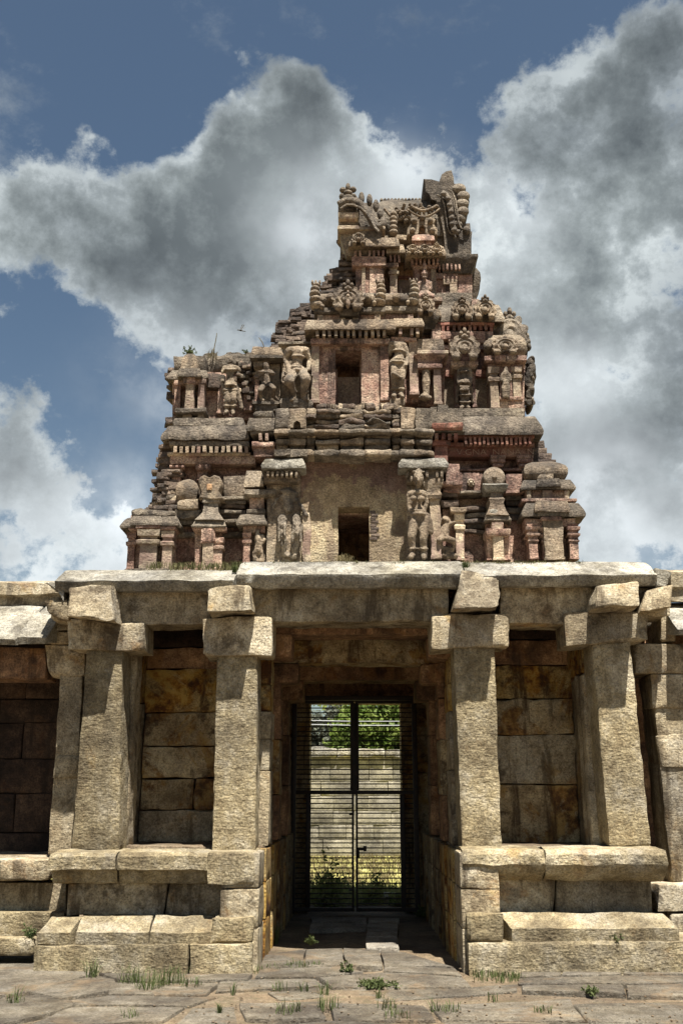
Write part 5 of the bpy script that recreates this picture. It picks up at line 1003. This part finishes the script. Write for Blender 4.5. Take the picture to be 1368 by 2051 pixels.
pobj('twig', [tube([q0, P(632, 1398, 18), q1], [.012, .008, .004], 6), tube([P(632, 1398, 18), q2, P(682, 1412, 18)], [.007, .005, .003], 6)], M['bark'], tb)
V, F = leaves([q1, P(632, 1408, 18), q2, P(640, 1402, 18), P(680, 1411, 18), P(622, 1398, 18)], 14, .045, .035); obj('leaf_cluster', V, F, M['leaf'], tb, smooth=False)
for i, yy in enumerate((1443, 1451)):
    a, b = P(560, yy - 1, 27.5), P(860, yy + 2, 27.5); d = b - a
    wv = tube([a - d * 2, a, (a + b) / 2 - [0, 0, .02], b, b + d * 2], .011, 5)
    tag(obj('overhead_wire', *wv, M['wire']), ('upper pale wire strung across the tree behind the gate', 'lower pale wire strung across the tree behind the gate')[i], 'wire', 'wires beyond the gate')

# ---------------------------------------------------------------- plants
def stuff(o): o['kind'] = 'stuff'; return o
sp = [(random.uniform(-1.6, 1.6), 14.8 + 9.6 * random.random(), 0.0) for _ in range(1500)]
stuff(obj('lawn_grass', *blades(sp, 7, .11, .10, .006, .7), M['dry'], smooth=False))
sp = [(random.uniform(-1.3, 1.3), random.uniform(14.7, 17.2), 0.0) for _ in range(330)]
stuff(obj('lawn_grass', *blades(sp, 9, .16, .10, .006, .6), M['lush'], smooth=False))
sp = []
for _ in range(900):
    px = random.uniform(300, 1165); Yg = 10.13 + .5 * random.random() ** 2; clump = 1 if vnoise(np.array([[px * .021, 1.3, 0]]))[0] > -.25 else 0
    if clump: sp.append((X(px, 1133, Yg), Yg, Z(1127, 10.12) - .03))
stuff(obj('ledge_grass', *blades(sp, 6, .06, .05, .0035, 1.1), M['olive'], smooth=False))
gp = []
for _ in range(420):
    q = G(random.uniform(-40, 1410), random.uniform(1925, 2060), .02); gp.append(ell(q, tuple(random.uniform(.004, .012) * np.array([1, 1, .7])), n=6, m=4))
stuff(obj('gravel', *merge(gp), M['earth'], smooth=False))
soil = []
def tuft(label, pos, n, h, s, mat='grass', name='grass_tuft', cat='grass tuft', grp='grass tufts', lean=1.25, wd=.0032):
    o = obj(name, *blades([pos], int(n * 1.5), h * .85, s, wd, lean), M[mat], smooth=False, base=True); return tag(o, label, cat, grp)
def weed(label, pos, n, r, size, mat='grass', grp='weeds', hs=.7):
    c = [np.array(pos) + [rng.normal() * r * .5, rng.normal() * r * .4, abs(rng.normal()) * r * hs + .02] for _ in range(n)]
    V, F = leaves(c, 9, r * .13, size); k = len(V); st_ = [tube([np.array(pos), q], .0035, 5) for q in c]
    V2, F2 = merge([(V, F)] + st_); return tag(obj('weed', V2, F2, M[mat], smooth=False, base=True), label, 'weed', grp)
def g3(px, py): return G(px, py, .012)
GR = 'grass tufts in the paving'
TT = [(185,1960,30,.22,.05,'upright green grass tuft in the flagstones before the far left plinth'), (262,1972,40,.20,.10,'wide grass clump at the foot of the left plinth, its left half'), (300,1982,60,.20,.12,'widest green grass clump on the sand in front of the left plinth'), (345,1974,45,.20,.11,'tall grass clump at the foot of the left plinth, its right half'), (385,1978,26,.12,.09,'short grass trailing off right of the wide clump'), (30,2010,20,.16,.07,'grass tuft on the flagstones at the left edge'), (467,1990,14,.13,.02,'single upright sprig on the sand left of the centre'), (260,2040,18,.10,.06,'low grass tuft at the bottom of the left flagstones'), (440,2030,22,.10,.010,'small twin-bladed sprig on the sand near the bottom'), (505,1945,30,.07,.12,'flat mat of grass at the inner corner of the left plinth'), (560,1940,34,.07,.14,'flat mat of grass along the threshold step'), (600,1938,36,.09,.12,'grass growing on the threshold left of its middle'), (637,1936,18,.08,.06,'grass sprig beside the threshold shadow'),
      (560,1982,14,.10,.06,'thin blades behind a sandy flagstone edge'), (605,1984,14,.10,.06,'thin blades on the cracked flagstone below the threshold'), (650,1990,18,.14,.05,'dark tuft in the joint below the threshold'), (655,2020,36,.12,.08,'dense tuft in the sand near the bottom centre'), (580,2026,34,.11,.12,'spreading tuft in the sand bottom left of the centre'), (760,1998,16,.09,.03,'dark sprig in a paving joint right of the centre'), (775,2020,22,.12,.07,'tuft at the joint of two sandy slabs'), (795,2036,30,.08,.10,'low dark tuft at the bottom right of the centre'), (870,2024,12,.13,.04,'thin tall blades on the sand right of the centre'), (900,2024,18,.09,.09,'row of short blades on a slab edge'), (985,2002,12,.08,.04,'little sprig on the brown slab'), (1088,2028,24,.07,.07,'low round tuft on the sandy slab at the lower right'),
      (545,1888,60,.26,.07,'dark grass clump against the left passage wall')]
for i, (px, py, n, h, s, lab) in enumerate(TT): tuft(lab, g3(px, py), n, h, s, grp=GR)
weed('low leafy mat on the flagstone right of the threshold joint', g3(750, 1979), 46, .13, .02, hs=.12, grp='weeds in the paving'); weed('round leafy weed in the passage beside the broken floor slab', g3(622, 1893), 26, .055, .013, grp='weeds in the paving'); weed('bright little weed on the lit edge of the threshold', g3(694, 1950), 16, .05, .016, grp='weeds in the paving'); weed('bushy weed on the step at the far left edge', P(62, 1880, 9.90), 24, .06, .013, grp='weeds in the paving'); weed('small weed on the lower step of the left wing', G(20, 1912), 22, .07, .02, grp='weeds in the paving')
weed('little weed on the bottom step of the right plinth', P(1235, 1884, 9.56), 20, .06, .014, hs=.3, grp='weeds in the paving'); weed('low weed in front of the right hand flagstones', g3(1185, 1993), 18, .08, .015, hs=.2, grp='weeds in the paving'); weed('weed at the foot of the passage wall on the right', g3(846, 1838), 22, .07, .018, grp='weeds in the paving')
weed('tall bushy weed just behind the left gate leaf', G(655, 1815), 110, .30, .035, 'lush', grp='weeds behind the gate'); weed('bushy weed just behind the right gate leaf', G(752, 1810), 80, .22, .03, 'lush', grp='weeds behind the gate'); weed('small weed at the bottom right behind the gate', G(800, 1815), 40, .14, .025, 'lush', grp='weeds behind the gate')
tag(obj('stone_slab', *box(X(765, 1805, 15), X(798, 1805, 15), 14.9, 15.5, 0, .10, r=.02, wear=.01), ev, None), 'bright sunlit stone slab lying in the weeds behind the gate', 'stone slab')
tuft('green tuft sprouting between the eave slabs above the right inner column', (X(934, 1133, 10.0), 10.0, Z(1138, 10.0)), 50, .10, .035, grp='tufts on the eave'); tuft('green tuft sprouting at the eave joint above the left inner column', (X(470, 1138, 10.0), 10.0, Z(1144, 10.0)), 44, .09, .025, grp='tufts on the eave'); tuft('pale dry tuft on the sill of the doorway', (X(690, 1120, 11.1), 11.1, Z(1122, 11.1)), 90, .09, .10, 'dry', grp='tufts on the eave')
tz = P(385, 712, 11.8); weed('dark leafy weed on the ruined top left corner of the tower', P(381, 711, 11.8), 30, .075, .013, hs=.5, grp='plants on the ruin'); weed('leafy sprig on the broken wall top of the tower', P(493, 709, 11.9), 10, .035, .012, grp='plants on the ruin')
tuft('dry grass on the broken wall top of the tower', P(425, 716, 11.8), 44, .12, .08, 'dry', grp='plants on the ruin')
def stem(label, pts, Y):
    tag(pobj('dry_stem', [tube([P(x, y, Y) for x, y in pts], [.006] * (len(pts) - 1) + [.004], 5)], M['dry'], None), label, 'dry stem', 'plants on the ruin')
stem('tall dry stalk rising from the broken wall top', [(425,712), (430,695), (433,680), (435,667)], 11.8); stem('short curved stalk near the brick slope', [(529,694), (526,686), (519,676)], 11.9)
def mat_grass(label, spots, n, h): stuff(obj('grass_strip', *blades(spots, n, h, .06, .004, .6), M['grass'], smooth=False, base=True))
mat_grass('strip of grass in the gap left of the right flagstones', [g3(random.uniform(945, 1040), random.uniform(1950, 1966)) for _ in range(40)], 5, .05)
mat_grass('strip of grass lining the foot of the right plinth', [g3(random.uniform(1120, 1368), random.uniform(1931, 1936)) for _ in range(40)], 4, .05)
# loose pebbles and dragonfly
for px, py, r in ((1165,1996,.02), (1208,1997,.014), (880,1992,.012), (545,1908,.015), (590,1890,.012), (1010,2016,.013)):
    pass
df = thing('dragonfly', 'dark dragonfly hovering against the cloud left of the tower', 'dragonfly', P(483, 660, 6.0)); s = px_r(483, 660, 6.0); A = lambda x, y, d=0: P(x, y, 6.0) + [0, d, 0]
pobj('body', [capsule(A(478, 661), A(483, 662), 1.0 * s, 1.6 * s), capsule(A(483, 662), A(492, 664), 1.2 * s, .7 * s), ell(A(476.5, 661), (1.1 * s,) * 3, n=8, m=6)], M['insect'], df, ang=60)
for a, b, d in (((481,661),(486,650),.03), ((483,662),(491,651),.03), ((481,661),(487,654),-.03), ((483,662),(490,655),-.03)):
    q0, q1 = A(*a), A(*b, d); u = np.array([.9 * s, 0, .3 * s]); obj('wing', [q0 - u * .3, q0 + u * .3, q1 + u, q1 - u, q0 - u * .3 + [0, .002, 0], q0 + u * .3 + [0, .002, 0], q1 + u + [0, .002, 0], q1 - u + [0, .002, 0]], [(0, 1, 2, 3), (7, 6, 5, 4), (0, 4, 5, 1), (1, 5, 6, 2), (2, 6, 7, 3), (3, 7, 4, 0)], M['wing'], df, smooth=False)
